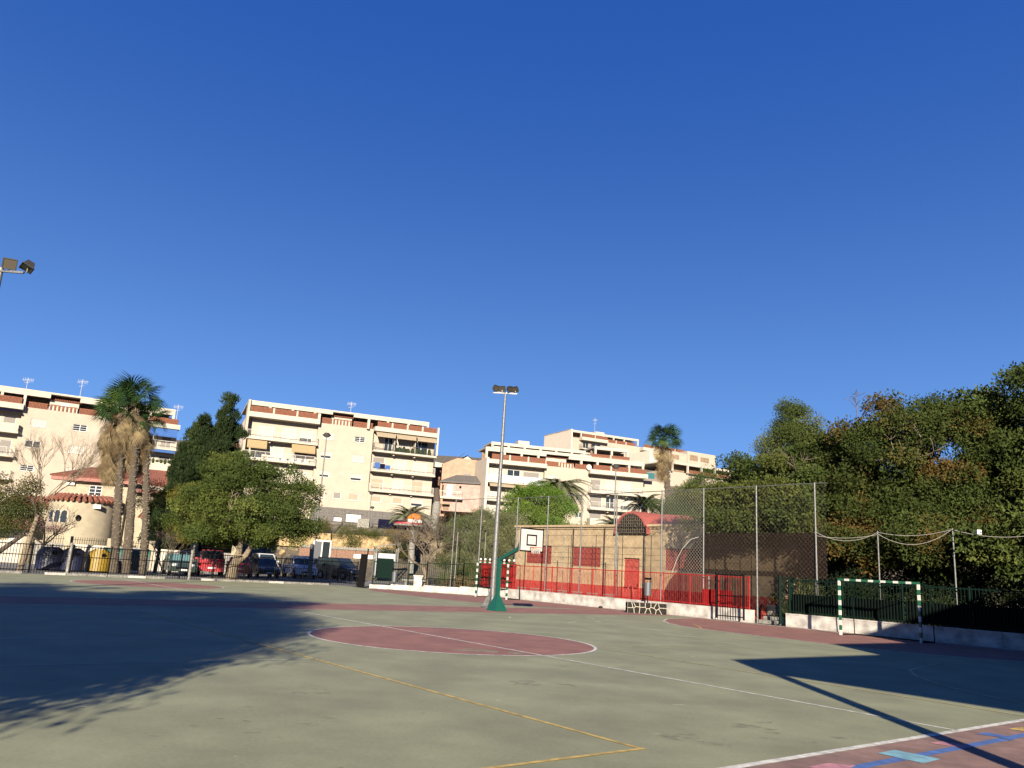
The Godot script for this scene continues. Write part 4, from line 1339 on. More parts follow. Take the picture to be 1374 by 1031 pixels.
	tiled_roof(o, "porch_roof", Vector3(-7.6, 2.9 - base_v, 3.6), Vector3(-2.6, 2.9 - base_v, 3.6), Vector3(-7.6, 4.1 - base_v, 1.2), Vector3(-2.6, 4.1 - base_v, 1.2))
	part("garage_door", bs(-5.6, -3.2, 1.5, 2.8, 0.61, 0.7), M.white, o)
	base_v = 0.0
	# ----- pink houses between the blocks -----
	base_v = 9.0
	o = thing("house", "salmon gabled house between the two apartment blocks, nearest the right one", "house", Vector3(-10.0, base_v, -124.0), deg_to_rad(-12.0))
	mb = MB.new()
	for e in [[0.0, -0.01]]:
		mb.prism(PackedVector2Array([Vector2(0, 0), Vector2(7.5, 0), Vector2(7.5, 8.4), Vector2(2.4, 8.9), Vector2(0, 7.9)]), -8.0, 0.0, Transform3D(Basis(Vector3(1, 0, 0), Vector3(0, 0, 1), Vector3(0, 1, 0)), Vector3(0, 0, 0)))
	part("wall", mb, M.salmon, o)
	part("window", bs(3.6, 4.7, 14.6, 15.6, 0.0, 0.03), M.grey_shutter, o)
	part("side_wall", bs(-2.6, 0.0, 9.0, 16.6, -9.0, -1.5), M.brickwork, o)
	base_v = 9.5
	o = thing("house", "pink house with a grey tiled roof and small balcony, below the salmon gabled house", "house", Vector3(-9.4, base_v, -119.0), deg_to_rad(0.0))
	part("wall", bs(0.3, 7.0, 9.5, 13.8, -4.5, 0.0), M.pink, o)
	mb = MB.new()
	mb.flat(Vector3(-0.3, 4.3, 0.4), Vector3(7.2, 4.3, 0.4), Vector3(6.5, 5.6, -2.6), Vector3(1.9, 5.6, -2.6), Vector3(0, 1, 1))
	mb.facet(Vector3(-0.3, 4.3, 0.4), Vector3(1.9, 5.6, -2.6), Vector3(-0.3, 4.3, -4.6), Vector3(-1, 1, 0))
	mb.flat(Vector3(-0.3, 4.3, 0.4), Vector3(7.2, 4.3, 0.4), Vector3(7.2, 4.1, 0.4), Vector3(-0.3, 4.1, 0.4), Vector3(0, 0, 1))
	part("roof", mb, M.grey_stone, o)
	part("door", bs(0.8, 1.6, 11.6, 13.3, 0.0, 0.03), M.white, o)
	var bal := part("balcony", bs(-0.3, 3.2, 11.2, 11.4, 0.0, 1.2), M.cream_white, o)
	rail(bal, -0.25, 3.1, 11.4, 1.1, 0.0, "bars", 0.9)
	part("awning", bs(0.0, 1.4, 10.4, 10.5, 0.0, 1.0), M.cream_cloth, o)
	part("wall_lamp", bs(2.6, 2.9, 12.9, 13.2, 0.0, 0.15), M.black, o)
	part("dark_opening", bs(0.4, 1.3, 9.6, 10.7, 0.0, 0.03), M.recess, o)
	base_v = 14.0
	o = thing("house", "white gabled house with solar panels, highest of the three between the blocks", "house", Vector3(-12.5, base_v, -140.0), deg_to_rad(10.0))
	mb = MB.new()
	mb.prism(PackedVector2Array([Vector2(0, 0), Vector2(8.5, 0), Vector2(8.5, 4.4), Vector2(5.6, 6.6), Vector2(2.8, 4.8), Vector2(0, 5.2)]), -7.0, 0.0, Transform3D(Basis(Vector3(1, 0, 0), Vector3(0, 0, 1), Vector3(0, 1, 0)), Vector3(0, 0, 0)))
	part("wall", mb, M.cream_white, o)
	mb = MB.new()
	mb.flat(Vector3(5.5, 6.75, 0.3), Vector3(5.5, 6.75, -7.2), Vector3(8.9, 4.3, -7.2), Vector3(8.9, 4.3, 0.3), Vector3(1, 1, 0))
	mb.flat(Vector3(5.5, 6.75, 0.3), Vector3(5.5, 6.75, -7.2), Vector3(2.6, 4.9, -7.2), Vector3(2.6, 4.9, 0.3), Vector3(-1, 1, 0))
	part("roof", mb, M.roof_edge, o)
	for i in 2:
		mb = MB.new()
		mb.flat(Vector3(2.5 + i * 1.5, 5.4 + i * 0.9, 0.2), Vector3(3.7 + i * 1.5, 6.6 + i * 0.7, -0.3), Vector3(3.7 + i * 1.5, 6.6 + i * 0.7, -2.4), Vector3(2.5 + i * 1.5, 5.4 + i * 0.9, -2.0), Vector3(-1, 1, 1))
		part("solar_panel", mb, M.solar, o)
	base_v = 0.0
	# low white house past the left block
	base_v = 5.5
	o = thing("house", "white house with a red tiled roof glimpsed between the left block and the cypresses", "house", Vector3(-43.0, base_v, -110.0), deg_to_rad(0.0))
	part("wall", bs(0.0, 6.5, 5.5, 15.2, -8.0, 0.0), M.cream_white, o)
	tiled_roof(o, "roof", Vector3(-0.3, 15.2 - base_v, 0.3), Vector3(6.8, 15.2 - base_v, 0.3), Vector3(-0.3, 17.0 - base_v, -4.0), Vector3(6.8, 17.0 - base_v, -4.0))
	part("chimney", bs(0.5, 1.1, 15.6, 17.4, -1.8, -1.2), M.cream_white, o)
	base_v = 0.0

# ---------- street beyond the fence ----------
func wheel(o: Node3D, at: Vector3, r: float, side: float) -> void:
	var mb := MB.new()
	mb.tube([at + Vector3(0, 0, -0.1), at + Vector3(0, 0, 0.1)], [r, r], 18)
	var w := part("wheel", mb, M.tyre, o)
	mb = MB.new()
	mb.tube([at + Vector3(0, 0, 0.09 * side), at + Vector3(0, 0, 0.115 * side)], [r * 0.66, r * 0.58], 14)
	part("rim", mb, M.alloy, w)
# local x points to the front of the car; profile points are [x, y] of the side view
func car(label: String, at: Vector3, turn: float, body: Array, cabin: Array, half: float, paint_: Material, glass: Material, wheels: Array, r: float, cat := "car", called := "parked_car") -> Node3D:
	var o := thing(called, label, cat, at, turn, "vehicles parked along the street fence")
	var mb := MB.new()
	var n := body.size()
	var mid := Vector2.ZERO
	for e in body:
		mid += Vector2(e[0], e[1]) / n
	# body shell: full section in the middle, drawn in at both flanks so that edges catch light
	var layers := [[-half, 0.95], [-half + 0.07, 1.0], [half - 0.07, 1.0], [half, 0.95]]
	for L in 3:
		for i in n:
			var a := Vector2(body[i][0], body[i][1])
			var b := Vector2(body[(i + 1) % n][0], body[(i + 1) % n][1])
			var a0: Vector2 = mid + (a - mid) * layers[L][1]
			var b0: Vector2 = mid + (b - mid) * layers[L][1]
			var a1: Vector2 = mid + (a - mid) * layers[L + 1][1]
			var b1: Vector2 = mid + (b - mid) * layers[L + 1][1]
			mb.flat(Vector3(a0.x, a0.y, layers[L][0]), Vector3(b0.x, b0.y, layers[L][0]), Vector3(b1.x, b1.y, layers[L + 1][0]), Vector3(a1.x, a1.y, layers[L + 1][0]), Vector3((a + b - mid * 2).x, (a + b - mid * 2).y, 0))
	for s in [-1.0, 1.0]:
		for i in n:
			var a := mid + (Vector2(body[i][0], body[i][1]) - mid) * 0.95
			var b := mid + (Vector2(body[(i + 1) % n][0], body[(i + 1) % n][1]) - mid) * 0.95
			mb.facet(Vector3(mid.x, mid.y, half * s), Vector3(a.x, a.y, half * s), Vector3(b.x, b.y, half * s), Vector3(0, 0, s))
	part("body", mb, paint_, o)
	# cabin: narrower at the roof
	var top := half - 0.2
	var lo := half - 0.06
	mb = MB.new()
	var c0 := Vector2(cabin[0][0], cabin[0][1])
	var c1 := Vector2(cabin[1][0], cabin[1][1])
	var c2 := Vector2(cabin[2][0], cabin[2][1])
	var c3 := Vector2(cabin[3][0], cabin[3][1])
	var P := func(c: Vector2, w: float) -> Vector3: return Vector3(c.x, c.y, w)
	mb.flat(P.call(c1, -top), P.call(c2, -top), P.call(c2, top), P.call(c1, top), Vector3.UP)
	mb.flat(P.call(c0, -lo), P.call(c1, -top), P.call(c1, top), P.call(c0, lo), Vector3(-1, 0.5, 0))
	mb.flat(P.call(c3, -lo), P.call(c2, -top), P.call(c2, top), P.call(c3, lo), Vector3(1, 0.5, 0))
	for s in [-1.0, 1.0]:
		mb.flat(P.call(c0, lo * s), P.call(c1, top * s), P.call(c2, top * s), P.call(c3, lo * s), Vector3(0, 0.2, s))
	part("roof", mb, paint_, o)
	# glass, a few millimetres proud of the cabin
	for s in [-1.0, 1.0]:
		for e in [[0.06, 0.46], [0.50, 0.94]]:
			mb = MB.new()
			var q := []
			for k in [[e[0], 0.10], [e[1], 0.10], [e[1], 0.88], [e[0], 0.88]]:
				var bl: Vector2 = c0.lerp(c3, k[0])
				var tp: Vector2 = c1.lerp(c2, k[0])
				var p: Vector2 = bl.lerp(tp, k[1])
				q.append(Vector3(p.x, p.y, (lerpf(lo, top, k[1]) + 0.006) * s))
			mb.flat(q[0], q[1], q[2], q[3], Vector3(0, 0.2, s))
			part("side_window", mb, glass, o)
	for e in [[c3, c2, 1.0, "windscreen"], [c0, c1, -1.0, "rear_window"]]:
		mb = MB.new()
		var b: Vector2 = (e[0] as Vector2).lerp(e[1], 0.12) + Vector2(0.008 * float(e[2]), 0.004)
		var t: Vector2 = (e[0] as Vector2).lerp(e[1], 0.90) + Vector2(0.008 * float(e[2]), 0.004)
		mb.flat(Vector3(b.x, b.y, -lo + 0.1), Vector3(b.x, b.y, lo - 0.1), Vector3(t.x, t.y, top - 0.08), Vector3(t.x, t.y, -top + 0.08), Vector3(e[2], 0.5, 0))
		part(e[3], mb, glass, o)
	var fx := -99.0
	var rx := 99.0
	for e in body:
		fx = maxf(fx, e[0])
		rx = minf(rx, e[0])
	for s in [-1.0, 1.0]:
		mb = MB.new()
		mb.ball(Vector3(fx - 0.10, 0.72, (half - 0.28) * s), Vector3(0.13, 0.11, 0.22))
		part("headlight", mb, M.headlight, o)
		mb = MB.new()
		mb.box(Vector3(rx + 0.03, 0.82, (half - 0.2) * s), Vector3(0.1, 0.24, 0.2))
		part("tail_light", mb, M.tail, o)
		mb = MB.new()
		mb.box(Vector3(c3.x - 0.18, c3.y + 0.10, (half + 0.08) * s), Vector3(0.12, 0.14, 0.2))
		part("mirror", mb, paint_, o)
	mb = MB.new()
	mb.box(Vector3(fx - 0.012, 0.52, 0), Vector3(0.06, 0.12, half * 1.1))
	part("grille", mb, M.black, o)
	mb = MB.new()
	mb.box(Vector3(fx + 0.02, 0.40, 0), Vector3(0.03, 0.11, 0.5))
	part("number_plate", mb, M.white, o)
	mb = MB.new()
	mb.box(Vector3(rx - 0.02, 0.6, 0), Vector3(0.03, 0.11, 0.5))
	part("number_plate", mb, M.white, o)
	for x in wheels:
		for s in [-1.0, 1.0]:
			wheel(o, Vector3(x, r, (half - 0.08) * s), r, s)
	return o

func street() -> void:
	var hatch_body := [[-1.95, 0.30], [-2.0, 0.75], [-1.85, 0.98], [1.0, 0.95], [1.85, 0.78], [2.0, 0.55], [1.95, 0.28]]
	var hatch_cab := [[-1.85, 0.96], [-1.45, 1.46], [0.35, 1.46], [1.1, 0.94]]
	var suv_body := [[-2.1, 0.35], [-2.15, 0.85], [-2.05, 1.05], [0.9, 1.04], [1.95, 0.92], [2.1, 0.65], [2.05, 0.34]]
	var suv_cab := [[-2.05, 1.03], [-1.8, 1.68], [0.15, 1.68], [0.95, 1.02]]
	var van_body := [[-2.2, 0.35], [-2.25, 1.0], [-2.2, 1.15], [1.1, 1.12], [2.0, 0.95], [2.2, 0.65], [2.15, 0.34]]
	var van_cab := [[-2.2, 1.13], [-2.12, 1.86], [0.4, 1.86], [1.25, 1.10]]
	car("dark green hatchback with pale green windows, leftmost of the parked cars", Vector3(-22.6, 0, -58.6), deg_to_rad(-60), hatch_body, hatch_cab, 0.84, paint(0.02, 0.035, 0.03), M.teal_glass, [-1.25, 1.25], 0.31)
	car("red van parked tail to the fence, left of the leaning tree trunk", Vector3(-21.4, 0, -61.4), deg_to_rad(112), van_body, van_cab, 0.88, paint(0.28, 0.012, 0.022), M.car_glass, [-1.4, 1.4], 0.33, "van", "parked_van")
	car("small bright red car half hidden behind the leaning tree trunk", Vector3(-19.6, 0, -62.6), deg_to_rad(105), hatch_body, hatch_cab, 0.84, paint(0.34, 0.012, 0.018), M.car_glass, [-1.25, 1.25], 0.31)
	car("black hatchback facing the fence just right of the leaning tree trunk", Vector3(-18.7, 0, -66.0), deg_to_rad(-62), hatch_body, hatch_cab, 0.84, paint(0.012, 0.018, 0.022), M.car_glass, [-1.25, 1.25], 0.31)
	car("silver off-road car with its grille towards the court", Vector3(-16.9, 0, -70.0), deg_to_rad(-58), suv_body, suv_cab, 0.9, paint(0.80, 0.81, 0.83), M.car_glass, [-1.35, 1.3], 0.36)
	car("dark blue van parked behind the silver off-road car", Vector3(-17.9, 0, -76.5), deg_to_rad(-50), van_body, van_cab, 0.88, paint(0.015, 0.025, 0.06), M.car_glass, [-1.4, 1.4], 0.33, "van", "parked_van")
	car("black panel van with bright headlights, rightmost vehicle before the gate opening", Vector3(-14.2, 0, -73.4), deg_to_rad(-36), van_body, van_cab, 0.9, paint(0.012, 0.014, 0.022), M.car_glass, [-1.4, 1.4], 0.35, "van", "parked_van")
	car("white van in the deep shade under the round tree", Vector3(-22.6, 0, -79.5), deg_to_rad(-60), van_body, van_cab, 0.9, paint(0.5, 0.5, 0.5), M.car_glass, [-1.4, 1.4], 0.35, "van", "parked_van")
	car("dark car under the grey green pines, seen through the green fence", Vector3(-1.9, 0, -68.0), deg_to_rad(5), hatch_body, hatch_cab, 0.84, paint(0.02, 0.02, 0.025), M.car_glass, [-1.25, 1.25], 0.31)
	# recycling bins and containers
	var bins := [["navy blue recycling bank left of the yellow one behind the street fence", Vector3(-28.4, 0, -52.6), M.navy_plastic, 1.1], ["second navy blue recycling bank, next to the yellow one", Vector3(-27.2, 0, -53.0), M.navy_plastic, 1.0], ["bright yellow recycling bank behind the street fence", Vector3(-26.3, 0, -54.6), M.yellow_plastic, 1.05]]
	for e in bins:
		var o := thing("recycling_bank", e[0], "recycling bin", e[1], 0.5)
		var w: float = e[3]
		var mb := MB.new()
		mb.tube([Vector3(0, 0.08, 0), Vector3(0, 0.9, 0), Vector3(0, 1.25, 0), Vector3(0, 1.45, 0)], [0.72 * w, 0.76 * w, 0.66 * w, 0.35 * w], 14)
		part("shell", mb, e[2], o)
		mb = MB.new()
		mb.tube([Vector3(0, 0, 0), Vector3(0, 0.08, 0)], [0.6 * w, 0.66 * w], 14)
		part("base", mb, M.black, o)
		mb = MB.new()
		mb.tube([Vector3(0.2, 1.1, 0.55 * w), Vector3(0.2, 1.08, 0.72 * w)], [0.13, 0.13], 10)
		part("mouth", mb, M.black, o)
		mb = MB.new()
		mb.tube([Vector3(0, 1.45, 0), Vector3(0, 1.62, 0)], [0.05, 0.04], 8)
		part("lifting_ring", mb, M.steel, o)
	for e in [["grey wheeled waste container with a green lid behind the palm trunks, left one", Vector3(-26.7, 0, -57.4)], ["grey wheeled waste container with a green lid, right one beside the palm trunks", Vector3(-25.2, 0, -57.9)]]:
		var o := thing("waste_container", e[0], "waste container", e[1], 0.5, "green lidded waste containers")
		var mb := MB.new()
		mb.prism(PackedVector2Array([Vector2(-0.6, -0.45), Vector2(0.6, -0.45), Vector2(0.68, 0.45), Vector2(-0.68, 0.45)]), 0.15, 1.15)
		part("tub", mb, M.bin_grey, o)
		mb = MB.new()
		mb.tube([Vector3(-0.7, 1.15, 0), Vector3(0.7, 1.15, 0)], [0.46, 0.46], 14)
		part("lid", mb, M.green_plastic, o)
		for s in [-0.5, 0.5]:
			mb = MB.new()
			mb.tube([Vector3(s - 0.04, 0.1, 0.35), Vector3(s + 0.04, 0.1, 0.35)], [0.1, 0.1], 10)
			part("wheel", mb, M.tyre, o)
	# garden walls of the villa
	var o := thing("garden_wall", "weathered stone garden wall topped with iron spikes before the villa", "wall")
	for i in 7:
		var p := Vector3(-44.0 + i * 3.2, 0, -65.0 + i * -0.35)
		var q := Vector3(-44.0 + (i + 1) * 3.2 - 0.05, 0, -65.0 + (i + 1) * -0.35)
		var mb := MB.new()
		mb.beam(p + Vector3(0, 0.85, 0), q + Vector3(0, 0.85, 0), 0.3, 1.7)
		part("wall_panel", mb, M.concrete if i % 2 == 0 else M.cream_white, o)
		mb = MB.new()
		mb.span(q + Vector3(-0.22, 0, -0.22), q + Vector3(0.22, 2.3, 0.22))
		part("wall_post", mb, M.house_cream, o)
		mb = MB.new()
		for k in 18:
			var t := p.lerp(q, (k + 0.5) / 18.0) + Vector3(0, 1.7, 0)
			mb.beam(t, t + Vector3(0, 0.55, 0), 0.025, 0.025)
		mb.beam(p + Vector3(0, 2.05, 0), q + Vector3(0, 2.05, 0), 0.03, 0.03)
		part("spike_railing", mb, M.iron, o)
	# terraced walls under the middle block
	o = thing("retaining_wall", "low brick terrace wall with a white panel, right of the parked vans", "wall")
	for i in 5:
		var x := -21.0 + i * 1.95
		var mb := MB.new()
		mb.span(Vector3(x, 0.6, -86.3), Vector3(x + 1.93, 2.75, -86.0))
		part("brick_panel", mb, M.brickwork, o)
		mb = MB.new()
		mb.span(Vector3(x, 2.752, -86.4), Vector3(x + 1.93, 3.0, -85.9))
		part("coping", mb, M.concrete, o)
	var mb0 := MB.new()
	mb0.span(Vector3(-15.3, 1.95, -85.99), Vector3(-12.2, 2.35, -85.92))
	part("white_panel", mb0, M.white, o)
	o = thing("retaining_wall", "ochre retaining wall under a hedge below the middle apartment block", "wall")
	for i in 5:
		var x := -24.0 + i * 2.8
		mb0 = MB.new()
		mb0.span(Vector3(x, 2.8, -87.6), Vector3(x + 2.79, 4.35, -87.1))
		part("wall_panel", mb0, M.ochre, o)
	o = thing("terrace_parapet", "grey stone parapet with a navy blue cloth screen under the middle block", "wall")
	mb0 = MB.new()
	mb0.span(Vector3(-21.0, 5.2, -92.3), Vector3(-4.5, 5.75, -92.0))
	part("parapet", mb0, M.grey_stone, o)
	mb0 = MB.new()
	mb0.span(Vector3(-13.9, 5.3, -91.2), Vector3(-10.0, 6.35, -91.15))
	part("navy_screen", mb0, M.navy_cloth, o)
	mb0 = MB.new()
	mb0.span(Vector3(-16.2, 5.0, -91.6), Vector3(-14.9, 6.3, -91.2))
	part("utility_box", mb0, M.concrete, o)
	# street kiosk: round canopy on a white column, orange sign
	o = thing("kiosk_canopy", "round street canopy on a white column with an orange dome sign on top", "canopy", Vector3(-8.8, 0.8, -80.0))
	mb0 = MB.new()
	mb0.tube([Vector3(0.15, 0, 0), Vector3(0.05, 2.6, 0), Vector3(0, 4.2, 0), Vector3(0, 4.5, 0)], [0.30, 0.30, 0.34, 0.9], 14)
	part("column", mb0, M.concrete, o)
	mb0 = MB.new()
	mb0.tube([Vector3(-0.4, 4.45, 0), Vector3(-0.4, 4.62, 0)], [1.5, 1.5], 24)
	part("canopy_disc", mb0, M.concrete, o)
	mb0 = MB.new()
	mb0.tube([Vector3(-0.4, 4.62, 0), Vector3(-0.4, 4.78, 0)], [1.52, 1.3], 24)
	part("red_edge", mb0, M.red_sign, o)
	mb0 = MB.new()
	mb0.ball(Vector3(0.15, 5.1, 0.2), Vector3(0.78, 0.62, 0.6), 8, 16)
	var sign_ := part("dome_sign", mb0, M.orange_sign, o)
	mb0 = MB.new()
	mb0.span(Vector3(-0.45, 4.8, 0.75), Vector3(0.95, 5.08, 0.82))
	part("white_band", mb0, M.white, sign_)
	# road sign, advertising frame, pillars
	o = thing("road_sign", "pale round road sign above the silver car, seen from behind", "road sign", Vector3(-19.0, 0, -72.0))
	mb0 = MB.new()
	mb0.tube([Vector3(0, 0, 0), Vector3(0, 2.1, 0)], [0.03, 0.03], 8)
	part("post", mb0, M.steel, o)
	mb0 = MB.new()
	mb0.tube([Vector3(0, 2.0, 0.03), Vector3(0, 2.0, 0.06)], [0.28, 0.28], 20)
	part("disc", mb0, M.ochre, o)
	o = thing("notice_frame", "white steel framed notice board behind the black panel van", "notice board", Vector3(-16.3, 0, -75.0), 0.4)
	for e in [[-0.75, 0.0], [0.0, 0.02], [0.75, 0.0]]:
		mb0 = MB.new()
		mb0.span(Vector3(e[0] - 0.05, 0, -0.05), Vector3(e[0] + 0.05, 3.3, 0.05))
		part("upright", mb0, M.white, o)
	mb0 = MB.new()
	mb0.span(Vector3(-0.8, 3.22, -0.06), Vector3(0.8, 3.34, 0.06))
	part("top_bar", mb0, M.white, o)
	mb0 = MB.new()
	mb0.span(Vector3(-0.69, 1.7, -0.02), Vector3(-0.06, 3.2, 0.02))
	part("panel", mb0, M.bin_grey, o)
	mb0 = MB.new()
	mb0.span(Vector3(0.06, 1.7, -0.02), Vector3(0.69, 3.2, 0.02))
	part("panel", mb0, M.glass, o)
	o = thing("street_pillar", "thick pale concrete street post between the silver car and the black van", "post", Vector3(-15.6, 0, -68.3))
	mb0 = MB.new()
	mb0.tube([Vector3(0, 0, 0), Vector3(-0.05, 2.7, 0)], [0.2, 0.17], 12)
	part("shaft", mb0, M.concrete, o)
	mb0 = MB.new()
	mb0.tube([Vector3(-0.05, 2.7, 0), Vector3(-0.05, 2.85, 0)], [0.19, 0.12], 12)
	part("cap", mb0, M.concrete, o)
	# street lamps
	for e in [["tall grey street lamp with a flat hood before the middle block's windows", Vector3(-18.1, 0.9, -80.0), 12.6], ["tall grey street lamp with a flat hood behind the tan hut", Vector3(10.5, 1.5, -78.0), 10.3], ["small street lamp on the terrace by the white garage door", Vector3(-15.0, 5.6, -91.5), 3.4], ["short dark street lamp left of the navy cloth screen", Vector3(-14.6, 5.5, -90.5), 1.9]]:
		o = thing("street_lamp", e[0], "street lamp", e[1])
		var h: float = e[2]
		mb0 = MB.new()
		mb0.tube([Vector3.ZERO, Vector3(0, h, 0)], [0.09 if h > 5 else 0.05, 0.055 if h > 5 else 0.04], 8)
		part("pole", mb0, M.steel, o)
		mb0 = MB.new()
		var k := 1.0 if h > 5 else 0.6
		mb0.tube([Vector3(0, h, 0), Vector3(0, h + 0.18 * k, 0), Vector3(0, h + 0.42 * k, 0)], [0.2 * k, 0.44 * k, 0.2 * k], 12)
		part("lamp_head", mb0, M.lamp_body, o)
	# pavement furniture behind the curved wall
	litter_bin("grey litter bin on a post beside the black gate post", g3(-47.2, 28.1, 0.1))
	o = thing("bench", "pale stone bench behind the green fence left of the bare grey tree", "bench", Vector3(-6.5, 0.0, -62.5), 0.3)
	mb0 = MB.new()
	mb0.span(Vector3(-0.9, 0.45, -0.25), Vector3(0.9, 0.58, 0.25))
	part("seat", mb0, M.concrete, o)
	for s in [-0.6, 0.6]:
		mb0 = MB.new()
		mb0.span(Vector3(s - 0.1, 0, -0.2), Vector3(s + 0.1, 0.448, 0.2))
		part("leg", mb0, M.concrete, o)
	o = thing("bus_shelter", "small glass and steel street shelter behind the white column", "shelter", Vector3(-10.6, 0.3, -76.0), 0.3)
	for e in [[-1.0, -0.5], [1.0, -0.5], [-1.0, 0.5], [1.0, 0.5]]:
		mb0 = MB.new()
		mb0.span(Vector3(e[0] - 0.05, 0, e[1] - 0.05), Vector3(e[0] + 0.05, 2.7 + 0.4 * (e[0] + 1.0) * 0.5, e[1] + 0.05))
		part("upright", mb0, M.steel, o)
	mb0 = MB.new()
	mb0.beam(Vector3(-1.2, 2.72, 0), Vector3(1.2, 3.18, 0), 1.3, 0.07)
	part("roof", mb0, M.steel, o)
	mb0 = MB.new()
	mb0.span(Vector3(-0.94, 0.2, -0.52), Vector3(0.94, 2.2, -0.49))
	part("glass_panel", mb0, M.rail_glass, o)
	mb0 = MB.new()
	mb0.span(Vector3(-0.7, 0.0, -0.45), Vector3(0.7, 1.75, 0.3))
	part("dark_cabinet", mb0, M.green_iron, o)
	for i in 4:
		o = thing("bollard", ["black iron bollard on the pavement, nearest the black gate post", "black iron bollard on the pavement, second from the black gate post", "black iron bollard on the pavement, third from the black gate post", "black iron bollard on the pavement, farthest from the black gate post"][i], "bollard", Vector3(-11.3 - i * 1.1, 0, -68.0 - i * 0.7), 0.0, "bollards along the pavement")
		mb0 = MB.new()
		mb0.tube([Vector3.ZERO, Vector3(0, 0.85, 0)], [0.06, 0.05], 8)
		part("shaft", mb0, M.iron, o)
		mb0 = MB.new()
		mb0.ball(Vector3(0, 0.9, 0), Vector3(0.075, 0.075, 0.075))
		part("knob", mb0, M.iron, o)

func litter_bin(label: String, at: Vector3) -> void:
	var o := thing("litter_bin", label, "litter bin", at, 0.0, "litter bins on posts")
	var mb := MB.new()
	mb.tube([Vector3(0, 0, 0), Vector3(0, 0.5, 0)], [0.03, 0.03], 8)
	part("post", mb, M.green_iron, o)
	mb = MB.new()
	mb.tube([Vector3(0, 0.38, 0), Vector3(0, 0.42, 0), Vector3(0, 1.0, 0), Vector3(0, 1.02, 0)], [0.15, 0.17, 0.185, 0.17], 16)
	part("basket", mb, M.bin_grey, o)
	mb = MB.new()
	mb.tube([Vector3(0, 1.14, 0), Vector3(0, 1.24, 0)], [0.19, 0.13], 16)
	part("hood", mb, M.black, o)
	for s in [-0.16, 0.16]:
		mb = MB.new()
		mb.beam(Vector3(s, 0.9, 0), Vector3(s, 1.3, 0), 0.03, 0.03)
		part("strut", mb, M.black, o)

# ---------- things on the court ----------
func goal(label: String, a: float, b: float) -> void:
	# local x from the left post to the right one (along a), local z towards the court
	var o := thing("goal", label, "goal", g3(a, b), TURN_A, "handball goals with striped posts")
	var w := 3.0
	var h := 2.08
	for x in [0.0, w]:
		var n := 11
		for i in n:
			var mb := MB.new()
			var y0 := i * (h - 0.08) / n
			mb.span(Vector3(x - 0.04, y0, -0.04), Vector3(x + 0.04, y0 + (h - 0.08) / n, 0.04))
			part("post_band", mb, M.goal_white if i % 2 == 0 else M.goal_green, o)
	var x0 := -0.04
	for i in 13:
		var mb := MB.new()
		var x1 := x0 + (0.2 if i % 2 == 1 else 0.2686)
		mb.span(Vector3(x0, h - 0.08, -0.04), Vector3(x1, h, 0.04))
		part("crossbar_band", mb, M.goal_white if i % 2 == 1 else M.goal_green, o)
		x0 = x1
	for x in [0.0, w]:
		var mb := MB.new()
		mb.tube([Vector3(x, h - 0.04, -0.04), Vector3(x, h - 0.1, -0.9), Vector3(x, 0.03, -1.0)], [0.02, 0.02, 0.02], 6)
		part("net_stay", mb, M.green_iron, o)
		mb = MB.new()
		mb.tube([Vector3(x, 0.03, -0.04), Vector3(x, 0.03, -1.0)], [0.02, 0.02], 6)
		part("foot_bar", mb, M.green_iron, o)
	var mb2 := MB.new()
	mb2.tube([Vector3(0, 0.03, -1.0), Vector3(w, 0.03, -1.0)], [0.022, 0.022], 6)
	part("back_bar", mb2, M.green_iron, o)
